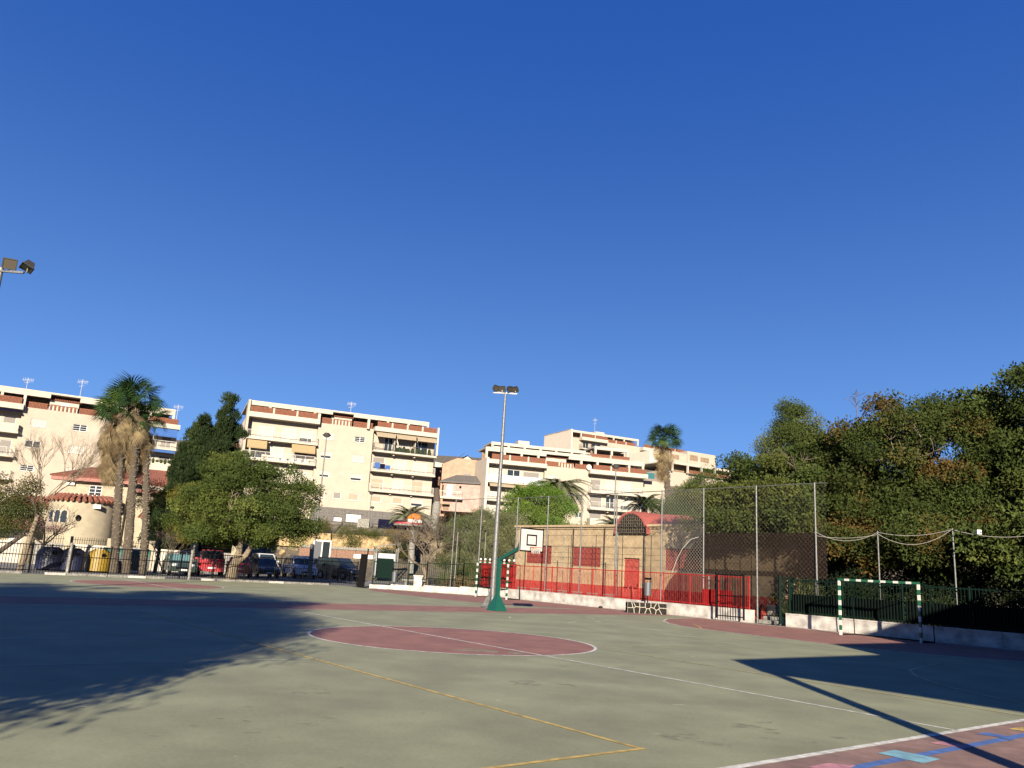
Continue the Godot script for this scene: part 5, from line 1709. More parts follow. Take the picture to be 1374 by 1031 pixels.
func sports() -> void:
	goal("near handball goal with green and white striped posts, half in shadow", -17.05, 29.75)
	goal("far handball goal with green and white striped posts behind the basketball stand", -40.75, 30.0)
	# basketball stand
	var o := thing("basketball_stand", "green basketball stand with a white backboard beside the floodlight mast", "basketball hoop", g3(-27.4, 21.3), TURN_A)
	var mb := MB.new()
	var q := 0.43
	for s in 4:
		var t := PI * 0.25 + PI * 0.5 * s
		var t2 := t + PI * 0.5
		var p0 := Vector3(cos(t), 0, sin(t)) * q
		var p1 := Vector3(cos(t2), 0, sin(t2)) * q
		var r0 := Vector3(cos(t), 0, sin(t)) * 0.11 + Vector3(0, 0.62, 0)
		var r1 := Vector3(cos(t2), 0, sin(t2)) * 0.11 + Vector3(0, 0.62, 0)
		mb.flat(p0 + Vector3(0, 0.03, 0), p1 + Vector3(0, 0.03, 0), r1, r0, p0 + p1)
		mb.flat(p0, p1, p1 + Vector3(0, 0.03, 0), p0 + Vector3(0, 0.03, 0), p0 + p1)
	part("base", mb, M.basket_green, o)
	mb = MB.new()
	mb.beam(Vector3(0, 0.5, 0), Vector3(0, 2.12, 0), 0.14, 0.14)
	part("post", mb, M.basket_green, o)
	mb = MB.new()
	mb.beam(Vector3(-0.03, 2.06, 0), Vector3(1.72, 2.72, 0), 0.12, 0.13)
	part("arm", mb, M.basket_green, o)
	mb = MB.new()
	for s in [-0.42, 0.42]:
		mb.beam(Vector3(1.1, 2.46, 0), Vector3(1.98, 3.22, s), 0.05, 0.05)
		mb.beam(Vector3(1.66, 2.70, 0), Vector3(1.99, 2.62, s), 0.05, 0.05)
	part("brace", mb, M.basket_green, o)
	mb = MB.new()
	mb.span(Vector3(2.0, 2.42, -0.62), Vector3(2.03, 3.36, 0.62))
	var board := part("backboard", mb, M.board_white, o)
	mb = MB.new()
	for e in [[2.42, 2.475, -0.62, 0.62], [3.305, 3.36, -0.62, 0.62], [2.475, 3.305, -0.62, -0.57], [2.475, 3.305, 0.57, 0.62], [2.66, 2.72, -0.27, 0.27], [3.05, 3.11, -0.27, 0.27], [2.72, 3.05, -0.27, -0.21], [2.72, 3.05, 0.21, 0.27]]:
		mb.span(Vector3(2.0301, e[0], e[2]), Vector3(2.034, e[1], e[3]))
	part("board_marking", mb, M.black, board)
	mb = MB.new()
	var ring := []
	var rr := []
	for i in 25:
		ring.append(Vector3(2.30, 2.60, 0) + Vector3(cos(TAU * i / 24), 0, sin(TAU * i / 24)) * 0.225)
		rr.append(0.012)
	mb.tube(ring, rr, 6)
	mb.span(Vector3(2.034, 2.57, -0.09), Vector3(2.09, 2.62, 0.09))
	part("rim", mb, M.rim_orange, o)
	mb = MB.new()
	for i in 12:
		var t := TAU * i / 12
		var t2 := t + TAU / 24
		var c := Vector3(2.30, 0, 0)
		mb.beam(c + Vector3(cos(t) * 0.22, 2.59, sin(t) * 0.22), c + Vector3(cos(t2) * 0.15, 2.36, sin(t2) * 0.15), 0.012, 0.012)
		mb.beam(c + Vector3(cos(t) * 0.22, 2.59, sin(t) * 0.22), c + Vector3(cos(t2 - TAU / 12) * 0.15, 2.36, sin(t2 - TAU / 12) * 0.15), 0.012, 0.012)
	part("net", mb, M.cord, o)
	# floodlight mast
	o = thing("floodlight_mast", "tall grey floodlight mast with four lamps behind the basketball stand", "floodlight mast", Vector3(-0.31, 0, -37.1))
	mb = MB.new()
	mb.tube([Vector3(0, 0, 0), Vector3(0, 3.0, 0), Vector3(0.02, 6.5, 0), Vector3(0.03, 9.75, 0)], [0.135, 0.115, 0.085, 0.05], 14)
	part("mast", mb, M.steel, o)
	mb = MB.new()
	for s in 4:
		var t := PI * 0.5 * s + 0.4
		var d := Vector3(cos(t), 0, sin(t))
		mb.prism(PackedVector2Array([Vector2(0.1, 0), Vector2(0.52, 0), Vector2(0.12, 0.75)]), -0.012, 0.012, Transform3D(Basis(d, d.cross(Vector3.UP), Vector3.UP), Vector3.ZERO))
	part("base_fin", mb, M.steel, o)
	mb = MB.new()
	mb.tube([Vector3(0, 0, 0), Vector3(0, 0.04, 0)], [0.5, 0.5], 14)
	part("base_plate", mb, M.steel, o)
	mb = MB.new()
	mb.beam(Vector3(-0.55, 9.72, 0), Vector3(0.58, 9.72, 0), 0.07, 0.07)
	part("cross_arm", mb, M.steel, o)
	var k := 0
	for x in [-0.45, -0.13, 0.2, 0.5]:
		lamp_box(o, Vector3(x, 9.92, 0.08), Basis.from_euler(Vector3(0.3 + 0.2 * (k % 2), [0.7, -0.3, 0.9, -0.6][k], 0.1 * k - 0.1)), 0.31)
		k += 1
	# second mast at the left edge of the court: only its top shows
	o = thing("floodlight_mast", "floodlight mast whose lamps reach in at the top of the left edge, against the sky", "floodlight mast", Vector3(-17.44, 0, -26.0))
	mb = MB.new()
	mb.tube([Vector3(0, 0, 0), Vector3(0, 5.0, 0), Vector3(0.02, 10.62, 0)], [0.14, 0.11, 0.07], 14)
	part("mast", mb, M.steel, o)
	mb = MB.new()
	mb.beam(Vector3(-0.9, 10.52, 0), Vector3(0.86, 10.45, 0.1), 0.07, 0.07)
	part("cross_arm", mb, M.steel, o)
	lamp_box(o, Vector3(0.36, 10.72, 0.1), Basis.from_euler(Vector3(0.2, 0.25, -0.05)), 0.42)
	lamp_box(o, Vector3(0.93, 10.72, 0.05), Basis.from_euler(Vector3(1.15, -0.5, 0.35)), 0.46)
	lamp_box(o, Vector3(-0.42, 10.85, 0.05), Basis.from_euler(Vector3(0.2, -0.4, 0)), 0.42)
	# stone planter with the bin on its post
	o = thing("planter", "low planter faced with black irregular stones and pale joints, by the white wall", "planter", g3(-27.6, 30.6), deg_to_rad(2.0))
	mb = MB.new()
	mb.span(Vector3(-0.95, 0, -0.25), Vector3(0.95, 0.5, 0.25))
	part("core", mb, M.mortar, o)
	var cells := []
	var r2 := RandomNumberGenerator.new()
	r2.seed = 5
	for i in 15:
		cells.append(Vector2(-0.88 + 1.76 * ((i % 7) + 0.5 + r2.randf_range(-0.35, 0.35)) / 7.0, (0.13 if i < 7 else 0.38) + r2.randf_range(-0.07, 0.07)))
	for i in cells.size():
		var poly := PackedVector2Array([Vector2(-0.94, 0.01), Vector2(0.94, 0.01), Vector2(0.94, 0.5), Vector2(-0.94, 0.5)])
		for j in cells.size():
			if i != j:
				poly = clip(poly, (cells[i] + cells[j]) * 0.5 + (cells[i] - cells[j]).normalized() * 0.016, (cells[i] - cells[j]).normalized())
		if poly.size() > 2:
			mb = MB.new()
			mb.prism(poly, 0.25, 0.27, Transform3D(Basis(Vector3(1, 0, 0), Vector3(0, 0, 1), Vector3(0, 1, 0)), Vector3.ZERO))
			part("stone", mb, M.dark_stone, o)
	for s in [-1.0, 1.0]:
		for y in [0.13, 0.37]:
			mb = MB.new()
			mb.span(Vector3(0.95 * s - 0.01, y - 0.10, -0.22), Vector3(0.95 * s + 0.015, y + 0.10, 0.22))
			part("stone", mb, M.dark_stone, o)
	litter_bin("grey litter bin on a post behind the stone planter, before the red fence", g3(-28.1, 31.25, 0.45))
	o = thing("chock", "dark flat weight lying at the foot of the white wall left of the planter", "block", g3(-31.3, 31.2))
	mb = MB.new()
	mb.ball(Vector3(0, 0.05, 0), Vector3(0.12, 0.06, 0.09))
	part("lump", mb, M.dark_stone, o)
func clip(poly: PackedVector2Array, p: Vector2, n: Vector2) -> PackedVector2Array:
	var o := PackedVector2Array()
	for i in poly.size():
		var a := poly[i]
		var b := poly[(i + 1) % poly.size()]
		var da := (a - p).dot(n)
		var db := (b - p).dot(n)
		if da >= 0.0:
			o.append(a)
		if (da >= 0.0) != (db >= 0.0):
			o.append(a.lerp(b, da / (da - db)))
	return o
func lamp_box(o: Node3D, c: Vector3, q: Basis, s: float) -> void:
	var mb := MB.new()
	# housing narrows to the back
	var f := [Vector3(-s * 0.5, -s * 0.4, s * 0.22), Vector3(s * 0.5, -s * 0.4, s * 0.22), Vector3(s * 0.5, s * 0.4, s * 0.22), Vector3(-s * 0.5, s * 0.4, s * 0.22)]
	var b := [Vector3(-s * 0.3, -s * 0.25, -s * 0.3), Vector3(s * 0.3, -s * 0.25, -s * 0.3), Vector3(s * 0.3, s * 0.25, -s * 0.3), Vector3(-s * 0.3, s * 0.25, -s * 0.3)]
	for i in 4:
		var j := (i + 1) % 4
		mb.flat(c + q * f[i], c + q * f[j], c + q * b[j], c + q * b[i], q * (f[i] + f[j]))
	mb.flat(c + q * b[0], c + q * b[1], c + q * b[2], c + q * b[3], q * Vector3(0, 0, -1))
	for i in 4:
		mb.beam(c + q * f[i], c + q * f[(i + 1) % 4], 0.035, 0.035)
	var h := part("lamp_housing", mb, M.lamp_body, o)
	mb = MB.new()
	mb.flat(c + q * (f[0] * 0.96), c + q * (f[1] * 0.96), c + q * (f[2] * 0.96), c + q * (f[3] * 0.96), q * Vector3(0, 0, 1))
	part("lens", mb, M.lamp_glass, h)
	mb = MB.new()
	mb.beam(c, c - Vector3(0, s * 0.5, 0), 0.03, 0.05)
	part("bracket", mb, M.steel, h)

# ---------- vegetation ----------
var L := {}
func leaf_clump(seed_: int, n: int, radius: float, len: float, wid: float, up := 0.0, squash := 1.0) -> ArrayMesh:
	var r := RandomNumberGenerator.new()
	r.seed = seed_
	var mb := MB.new()
	for i in n:
		var d := Vector3(r.randfn(), r.randfn(), r.randfn()).normalized()
		var c := d * radius * pow(r.randf(), 0.5)
		c.y *= squash
		var t := (d * 0.8 + Vector3(r.randfn(), r.randfn(), r.randfn()) * 0.5 + Vector3(0, up, 0)).normalized()
		var s := t.cross(Vector3(r.randfn(), r.randfn(), r.randfn())).normalized()
		var nn := s.cross(t).normalized()
		var l := len * r.randf_range(0.7, 1.25)
		var w := wid * r.randf_range(0.7, 1.2)
		var tip := c + t * l - nn * l * 0.15
		var m1 := c + t * l * 0.45 + s * w * 0.5 + nn * w * 0.12
		var m2 := c + t * l * 0.45 - s * w * 0.5 + nn * w * 0.12
		var mid := c + t * l * 0.5
		mb.facet(c, m1, tip, nn)
		mb.facet(c, m2, tip, nn)
	return mb.mesh()
# grows a frond along a drooping midrib with pairs of narrow leaflets
func feather(len: float, droop: float, n: int, leaflet: float) -> ArrayMesh:
	var mb := MB.new()
	var pts := []
	var rad := []
	var steps := 12
	for i in steps + 1:
		var t := float(i) / steps
		pts.append(Vector3(0, sin(t * 1.2) * len * 0.42 - droop * t * t * len, t * len * (1.0 - 0.25 * t * droop)))
		rad.append(lerpf(0.035, 0.006, t))
	mb.tube(pts, rad, 4, false)
	for i in n:
		var t := lerpf(0.1, 0.99, float(i) / n)
		var f := t * steps
		var k := mini(int(f), steps - 1)
		var p: Vector3 = (pts[k] as Vector3).lerp(pts[k + 1], f - k)
		var dir: Vector3 = (pts[k + 1] - pts[k]).normalized()
		var l := leaflet * sin(PI * clampf(t * 0.85 + 0.15, 0, 1)) + 0.1
		for s in [-1.0, 1.0]:
			var out := (Vector3(s, 0.25 - 0.5 * droop, 0) + dir * 0.75).normalized()
			var tip := p + out * l - Vector3(0, l * 0.18, 0)
			var side := dir * 0.028
			mb.facet(p - side, p + side, tip, Vector3(0, 1, 0))
	return mb.mesh()
# a fan leaf on a stalk, like those of a fan palm
func fan_leaf(stalk: float, blade: float, hang: float, spread: float) -> ArrayMesh:
	var mb := MB.new()
	var hub := Vector3(0, 0, stalk)
	mb.tube([Vector3.ZERO, hub * 0.5 + Vector3(0, 0.03, 0), hub], [0.03, 0.024, 0.016], 4, false)
	var n := 23
	for i in n:
		var t := lerpf(-spread, spread, float(i) / (n - 1))
		var d := Vector3(sin(t), 0, cos(t))
		var s := Vector3(cos(t), 0, -sin(t))
		var l := blade * (1.0 - 0.16 * absf(t))
		var fold := 0.045 if i % 2 == 0 else -0.045
		var m := hub + d * l * 0.55 + Vector3(0, fold - hang * 0.10 * l, 0)
		var tip := hub + d * l * 0.97 + Vector3(0, -hang * l * 0.7, 0)
		var w := blade * 0.021 * spread
		mb.facet(hub, m - s * w, m + s * w, Vector3.UP)
		mb.facet(m - s * w, m + s * w, tip, Vector3.UP)
	return mb.mesh()
func make_leaves() -> void:
	L.broad = leaf_clump(11, 34, 0.36, 0.145, 0.085)
	L.broad2 = leaf_clump(12, 34, 0.36, 0.13, 0.075)
	L.fine = leaf_clump(13, 46, 0.34, 0.16, 0.022)
	L.small = leaf_clump(14, 34, 0.34, 0.10, 0.05)
	L.cypress = leaf_clump(15, 34, 0.26, 0.30, 0.085, 1.6, 1.6)
	L.petal = leaf_clump(16, 26, 0.30, 0.07, 0.06)
	L.grass = leaf_clump(17, 30, 0.25, 0.35, 0.03, 1.2)
	L.frond = feather(2.6, 0.55, 44, 0.42)
	L.frond_long = feather(3.0, 0.75, 50, 0.5)
	L.fan = fan_leaf(0.8, 1.05, 0.55, 1.45)
	L.fan_dry = fan_leaf(0.55, 1.25, 0.5, 0.62)
	L.fan_low = fan_leaf(0.7, 1.0, 1.1, 1.2)
	M.fan_green = leafy(0.10)
	M.fan_green.vertex_color_use_as_albedo = false
	M.fan_green.albedo_color = col(0.050, 0.085, 0.018)
	M.fan_dark = leafy(0.06)
	M.fan_dark.vertex_color_use_as_albedo = false
	M.fan_dark.albedo_color = col(0.020, 0.042, 0.014)
	M.fan_dry = leafy(0.04)
	M.fan_dry.vertex_color_use_as_albedo = false
	M.fan_dry.albedo_color = col(0.25, 0.19, 0.105)
	M.fan_brown = M.fan_dry.duplicate()
	M.fan_brown.albedo_color = col(0.13, 0.09, 0.05)
	M.frond_grey = leafy(0.06)
	M.frond_grey.vertex_color_use_as_albedo = false
	M.frond_grey.albedo_color = col(0.125, 0.135, 0.07)
	M.foliage_solid = leafy(0.03)
	M.foliage_solid.vertex_color_use_as_albedo = false
	M.foliage_solid.albedo_color = col(0.03, 0.045, 0.015)

func crown(o: Node3D, called: String, lobes: Array, per_area: float, mesh: Mesh, base: Color, alt: Color, alt_at: float, size: Vector2, seed_: int, gap := -0.42, shell := 0.62, upright := false, bough := 0.95) -> MultiMeshInstance3D:
	var r := RandomNumberGenerator.new()
	r.seed = seed_
	var nz := FastNoiseLite.new()
	nz.seed = seed_
	nz.frequency = 0.42
	nz.fractal_octaves = 3
	var nb := FastNoiseLite.new()
	nb.seed = seed_ + 9
	nb.frequency = 0.22
	nb.fractal_octaves = 3
	var where := []
	var tint := []
	var at := o.position
	for e in lobes:
		var c := Vector3(e[0], e[1], e[2])
		var rad := Vector3(e[3], e[4], e[5])
		var area := 4.0 * PI * pow((pow(rad.x * rad.y, 1.6) + pow(rad.x * rad.z, 1.6) + pow(rad.y * rad.z, 1.6)) / 3.0, 0.625)
		# the lobe carries leafy boughs, each a small flattened cloud of leaf clumps
		var boughs := int(area * (0.46 if not upright else 0.8))
		var each := int(ceil(area * per_area / maxi(boughs, 1)))
		for i in boughs:
			var d := Vector3(r.randfn(), r.randfn(), r.randfn()).normalized()
			var wob := 1.0 + (0.26 if not upright else 0.10) * nz.get_noise_3dv(c + d * rad * 0.8)
			var fill := lerpf(shell, 1.0, pow(r.randf(), 0.5)) if r.randf() > 0.15 else r.randf_range(0.25, 0.7)
			var h := c + d * rad * fill * wob
			if nz.get_noise_3dv(h * 1.6) < gap + 0.08:
				continue
			var deep := false
			for f in lobes:
				if f != e and ((h - Vector3(f[0], f[1], f[2])) / Vector3(f[3], f[4], f[5])).length() < 0.55:
					deep = true
					break
			if deep:
				continue
			var br := bough * r.randf_range(0.6, 1.25)
			var mixv := smoothstep(alt_at - 0.10, alt_at + 0.15, nb.get_noise_3dv(Vector3(h.x, h.y * 2.2, h.z)) + r.randf_range(-0.16, 0.16))
			var tone := r.randf_range(0.8, 1.2)
			for k in each:
				var q3 := Vector3(r.randfn(), absf(r.randfn()) * 0.9 - 0.25, r.randfn()).normalized() * pow(r.randf(), 0.33)
				var p := h + Vector3(q3.x, q3.y * 0.62 if not upright else q3.y * 1.6, q3.z) * br
				var s := r.randf_range(size.x, size.y)
				var q := Basis.from_euler(Vector3(r.randf() * TAU, r.randf() * TAU, r.randf() * TAU)) if not upright else Basis.from_euler(Vector3(r.randfn() * 0.2, r.randf() * TAU, r.randfn() * 0.2))
				where.append(Transform3D(q.scaled(Vector3.ONE * s), p - at))
				var kk := base.lerp(alt, clampf(mixv + r.randf_range(-0.2, 0.2), 0, 1))
				var b := r.randf_range(0.82, 1.18) * tone * 0.78
				tint.append(Color(kk.r * b, kk.g * b, kk.b * b))
	var mm := MultiMesh.new()
	mm.transform_format = MultiMesh.TRANSFORM_3D
	mm.use_colors = true
	mm.mesh = mesh
	mm.instance_count = where.size()
	for i in where.size():
		mm.set_instance_transform(i, where[i])
		mm.set_instance_color(i, tint[i])
	var n := MultiMeshInstance3D.new()
	n.name = fresh(called, o)
	n.multimesh = mm
	n.material_override = M.leaf
	o.add_child(n, true)
	stuff(n)
	return n
# limbs that fork and taper; collects them in one mesh
func grow(mb: MB, r: RandomNumberGenerator, p: Vector3, d: Vector3, len: float, rad: float, depth: int, spread: float, lift: float, thin := 0.62) -> void:
	var pts := [p]
	var radii := [rad]
	var q := p
	var dir := d
	for i in 3:
		dir = (dir + Vector3(r.randfn(), r.randfn() * 0.6, r.randfn()) * 0.14 + Vector3(0, lift * 0.1, 0)).normalized()
		q += dir * len / 3.0
		pts.append(q)
		radii.append(lerpf(rad, rad * thin * 1.1, (i + 1) / 3.0))
	mb.tube(pts, radii, 7 if rad > 0.08 else 4, false)
	if depth <= 0:
		return
	var n := 2 + (1 if r.randf() < 0.55 else 0)
	for i in n:
		var nd := (dir + Vector3(r.randfn(), r.randfn() * 0.7, r.randfn()).normalized() * spread + Vector3(0, lift, 0)).normalized()
		grow(mb, r, q, nd, len * r.randf_range(0.62, 0.88), rad * thin * r.randf_range(0.85, 1.05), depth - 1, spread, lift, thin)
func tree_base(called: String, label: String, at: Vector3, group := "", cat := "tree") -> Node3D:
	return thing(called, label, cat, at, 0.0, group)
func trunk(o: Node3D, pts: Array, radii: Array, m: Material) -> void:
	var mb := MB.new()
	mb.tube(pts, radii, 12, false)
	part("trunk", mb, m, o)
func limbs(o: Node3D, p: Vector3, d: Vector3, len: float, rad: float, depth: int, spread: float, lift: float, m: Material, seed_: int, called := "limbs", thin := 0.62) -> void:
	var r := RandomNumberGenerator.new()
	r.seed = seed_
	var mb := MB.new()
	grow(mb, r, p, d, len, rad, depth, spread, lift, thin)
	part(called, mb, m, o)
func fan_palm(label: String, at: Vector3, top: Vector3, radius: float, live: int, dead: int, skirt: float, seed_: int, size := 1.0, wind := Vector3.ZERO, bushy := 1.0) -> Node3D:
	var o := tree_base("fan_palm", label, at, "", "palm tree")
	var r := RandomNumberGenerator.new()
	r.seed = seed_
	var pts := []
	var rad := []
	for i in 25:
		var t := i / 24.0
		pts.append(Vector3(0, 0, 0).lerp(top, t) + Vector3(sin(t * 3.0) * 0.12, 0, 0))
		rad.append(lerpf(radius * 1.25, radius * 0.85, pow(t, 0.5)) * r.randf_range(0.94, 1.08))
	trunk(o, pts, rad, M.palm_bark)
	# stubs of cut leaves up the trunk
	var mb := MB.new()
	for i in int(top.y * 30):
		var t := r.randf()
		var a := i * 2.4
		var p := top * t + Vector3(sin(t * 3.0) * 0.12, 0, 0)
		var d := Vector3(cos(a), 0.9, sin(a)).normalized()
		mb.beam(p + Vector3(cos(a), 0, sin(a)) * radius * 0.8, p + Vector3(cos(a), 0, sin(a)) * radius * 0.85 + d * 0.11, 0.13, 0.05)
	stuff(part("leaf_stubs", mb, M.stub, o))
	for i in live + dead:
		var dry := i >= live
		var a := i * 2.39996 + r.randf() * 0.3
		var pitch: float
		var start := top
		if dry:
			var t := float(i - live) / maxi(dead, 1)
			pitch = lerpf(-0.75, -1.42, sqrt(t)) + r.randfn() * 0.10
			start = top + Vector3(0, -t * skirt, 0)
		else:
			pitch = lerpf(1.35, -0.35, pow(float(i) / live, 0.8)) + r.randfn() * 0.1
		var dir := (Vector3(cos(a) * cos(pitch), sin(pitch), sin(a) * cos(pitch)) + wind * (1.0 if not dry else 0.18)).normalized()
		var x := dir.cross(Vector3.UP).normalized()
		if x.length() < 0.1:
			x = Vector3.RIGHT
		var y := x.cross(dir).normalized()
		if y.y < 0:
			y = -y
			x = -x
		var s := size * r.randf_range(0.8, 1.15)
		var f := piece("dead_frond" if dry else "frond", L.fan_dry if dry else L.fan_low if pitch < 0.2 else L.fan, (M.fan_dry if r.randf() < 0.7 else M.fan_brown) if dry else (M.fan_green if r.randf() < 0.3 else M.fan_dark), o)
		f.transform = Transform3D(Basis(x, y, dir).rotated(dir, r.randfn() * 0.5).scaled(Vector3.ONE * s), start + dir * radius * 0.5)
	return o
func date_palm(label: String, at: Vector3, h: float, n: int, mesh: Mesh, size: float, seed_: int, m: Material) -> void:
	var o := tree_base("date_palm", label, at, "", "palm tree")
	var r := RandomNumberGenerator.new()
	r.seed = seed_
	trunk(o, [Vector3.ZERO, Vector3(0, h * 0.5, 0), Vector3(0, h, 0)], [0.32, 0.26, 0.3], M.palm_bark)
	for i in n:
		var a := i * 2.39996
		var pitch := lerpf(1.3, 0.0, pow(float(i) / n, 0.9)) + r.randfn() * 0.08
		var dir := Vector3(cos(a) * cos(pitch), sin(pitch), sin(a) * cos(pitch))
		var flat_dir := Vector3(cos(a), 0, sin(a))
		var x := flat_dir.cross(Vector3.UP).normalized()
		var f := piece("frond", mesh, m, o)
		var q := Basis(-x, Vector3.UP, flat_dir).rotated(x, pitch * 0.75 - 0.25)
		f.transform = Transform3D(q.scaled(Vector3.ONE * size * r.randf_range(0.85, 1.12)), Vector3(0, h, 0))

func trees() -> void:
	var ficus := Color(0.032, 0.046, 0.012)
	var ficus_light := Color(0.062, 0.073, 0.018)
	var rust := Color(0.080, 0.052, 0.016)
	# big trees behind the near goal
	var o := tree_base("ficus_tree", "tallest dense dark green tree, standing at the far right edge of the court", Vector3(25.5, 0, -36.5), "big trees along the near fence")
	trunk(o, [Vector3.ZERO, Vector3(0.1, 2.0, 0.0), Vector3(0.0, 4.5, 0.2)], [0.5, 0.38, 0.3], M.bark)
	limbs(o, Vector3(0, 4.0, 0), Vector3(0, 1, 0), 2.2, 0.26, 4, 0.8, 0.15, M.bark, 41)
	crown(o, "crown", [[25.6, 9.4, -36.0, 4.6, 3.6, 4.2], [24.4, 6.4, -35.6, 4.4, 3.2, 3.6], [28.0, 7.0, -36.0, 4.4, 4.6, 4.2], [25.2, 4.6, -35.2, 3.6, 2.2, 2.8], [23.4, 4.4, -33.8, 2.4, 1.6, 1.8], [19.4, 3.6, -30.2, 2.0, 1.1, 1.1], [21.6, 3.7, -28.2, 2.0, 1.1, 1.1], [24.0, 4.6, -30.5, 2.4, 1.8, 1.8]], 7.5, L.broad, ficus, ficus_light, 0.25, Vector2(0.9, 1.5), 101)
	o = tree_base("silk_oak_tree", "broad tree with rust brown patches of dead leaf behind the near goal", Vector3(20.3, 0, -38.6), "big trees along the near fence")
	trunk(o, [Vector3.ZERO, Vector3(0.0, 1.6, 0.1), Vector3(-0.2, 4.0, 0.2)], [0.34, 0.26, 0.22], M.pale_bark)
	limbs(o, Vector3(-0.2, 3.6, 0.2), Vector3(0, 1, 0), 2.0, 0.22, 4, 0.85, 0.12, M.pale_bark, 42)
	crown(o, "crown", [[20.4, 7.6, -38.4, 3.9, 3.3, 3.4], [17.9, 7.0, -38.6, 2.9, 2.9, 2.8], [21.0, 5.2, -37.2, 3.4, 2.6, 2.6], [18.6, 4.6, -37.6, 2.8, 2.1, 2.2], [22.6, 7.2, -38.2, 3.0, 3.2, 3.0], [21.8, 8.6, -38.0, 2.2, 2.0, 2.2], [21.8, 8.7, -37.2, 1.5, 1.4, 1.3], [21.2, 8.3, -37.0, 1.3, 1.2, 1.2], [22.6, 9.8, -38.0, 1.5, 1.2, 1.4], [20.2, 6.4, -38.0, 3.0, 2.6, 2.6], [19.4, 4.4, -36.0, 2.6, 1.5, 1.6], [16.8, 4.6, -37.6, 2.2, 1.7, 1.8], [21.6, 4.3, -35.0, 2.2, 1.4, 1.6], [15.6, 3.7, -35.4, 1.8, 1.1, 1.1], [17.4, 3.5, -33.0, 1.9, 1.1, 1.1]], 7.5, L.broad2, ficus, rust, 0.25, Vector2(0.85, 1.45), 102)
	o = tree_base("ficus_tree", "dense green tree overhanging the right end of the tan hut", Vector3(15.6, 0, -40.6), "big trees along the near fence")
	trunk(o, [Vector3.ZERO, Vector3(0.2, 2.0, 0), Vector3(-0.3, 4.0, 0.1)], [0.3, 0.22, 0.18], M.bark)
	limbs(o, Vector3(-0.3, 3.6, 0.1), Vector3(-0.1, 1, 0), 1.7, 0.18, 4, 0.85, 0.12, M.bark, 43)
	crown(o, "crown", [[14.2, 6.0, -41.0, 2.6, 2.5, 2.4], [12.9, 5.0, -41.6, 1.7, 1.6, 1.7], [15.8, 5.2, -40.2, 2.3, 2.2, 2.2], [12.6, 6.6, -43.2, 1.9, 1.5, 1.8], [16.2, 7.2, -41.4, 2.3, 2.2, 2.2], [11.6, 5.0, -40.6, 1.3, 1.4, 1.2], [13.4, 4.8, -38.8, 1.5, 1.4, 1.2], [15.0, 4.6, -37.6, 1.6, 1.5, 1.3], [10.6, 5.6, -42.0, 1.0, 1.2, 1.0]], 7.5, L.broad, ficus, ficus_light, 0.1, Vector2(0.8, 1.3), 103)
	o = tree_base("pine_tree", "tall olive green pine rising behind the dense trees, left of their highest top", Vector3(18.3, 0, -50.0))
	trunk(o, [Vector3.ZERO, Vector3(0.1, 5.0, 0), Vector3(0.0, 11.0, 0)], [0.3, 0.22, 0.08], M.bark)
	crown(o, "crown", [[18.2, 10.4, -50.0, 1.5, 2.0, 1.5], [19.6, 8.6, -49.6, 2.4, 2.0, 2.0], [17.0, 8.2, -50.0, 2.2, 1.9, 2.0], [21.0, 9.2, -49.6, 1.8, 1.7, 1.8], [18.4, 6.0, -49.6, 3.0, 2.2, 2.4], [17.6, 9.4, -49.8, 1.6, 1.6, 1.6], [17.7, 11.2, -50.0, 1.0, 1.3, 1.0], [18.7, 10.2, -49.6, 1.4, 1.4, 1.3], [17.2, 10.0, -49.6, 1.1, 1.5, 1.1]], 16.0, L.small, Color(0.042, 0.058, 0.016), Color(0.075, 0.085, 0.022), 0.15, Vector2(0.8, 1.5), 104, -0.3, 0.4)
	o = tree_base("dark_pine_tree", "low dark pine behind the tan hut, right of the tall palm trunk", Vector3(14.6, 0, -57.0))
	trunk(o, [Vector3.ZERO, Vector3(0.0, 6.0, 0)], [0.25, 0.12], M.bark)
	crown(o, "crown", [[14.6, 7.0, -57.0, 2.6, 2.0, 2.2], [12.0, 5.8, -58.0, 1.8, 1.8, 1.8], [16.6, 6.6, -55.0, 2.0, 1.9, 2.0], [13.4, 4.6, -56.0, 2.4, 1.8, 2.0]], 12.0, L.fine, Color(0.035, 0.058, 0.018), Color(0.05, 0.075, 0.02), 0.2, Vector2(0.8, 1.4), 105, -0.35, 0.45)
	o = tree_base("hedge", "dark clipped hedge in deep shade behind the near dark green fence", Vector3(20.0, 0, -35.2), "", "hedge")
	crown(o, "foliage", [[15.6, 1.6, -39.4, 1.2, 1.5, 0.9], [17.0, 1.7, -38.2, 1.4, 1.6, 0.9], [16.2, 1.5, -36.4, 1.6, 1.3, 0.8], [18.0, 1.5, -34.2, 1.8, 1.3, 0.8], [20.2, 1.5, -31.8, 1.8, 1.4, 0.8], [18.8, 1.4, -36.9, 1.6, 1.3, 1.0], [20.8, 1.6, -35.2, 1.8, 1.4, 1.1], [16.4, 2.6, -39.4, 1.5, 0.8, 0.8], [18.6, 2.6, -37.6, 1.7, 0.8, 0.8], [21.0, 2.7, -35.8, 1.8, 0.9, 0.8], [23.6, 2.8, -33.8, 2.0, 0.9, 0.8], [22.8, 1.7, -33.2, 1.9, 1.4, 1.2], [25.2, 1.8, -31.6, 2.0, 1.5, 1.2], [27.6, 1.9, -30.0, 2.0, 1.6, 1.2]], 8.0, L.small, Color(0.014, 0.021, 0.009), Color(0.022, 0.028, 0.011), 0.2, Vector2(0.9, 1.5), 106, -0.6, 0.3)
	o = tree_base("agave_stalk", "thin dry flower stalk sticking up above the big trees", Vector3(19.3, 0, -44.0), "", "plant")
	var mb := MB.new()
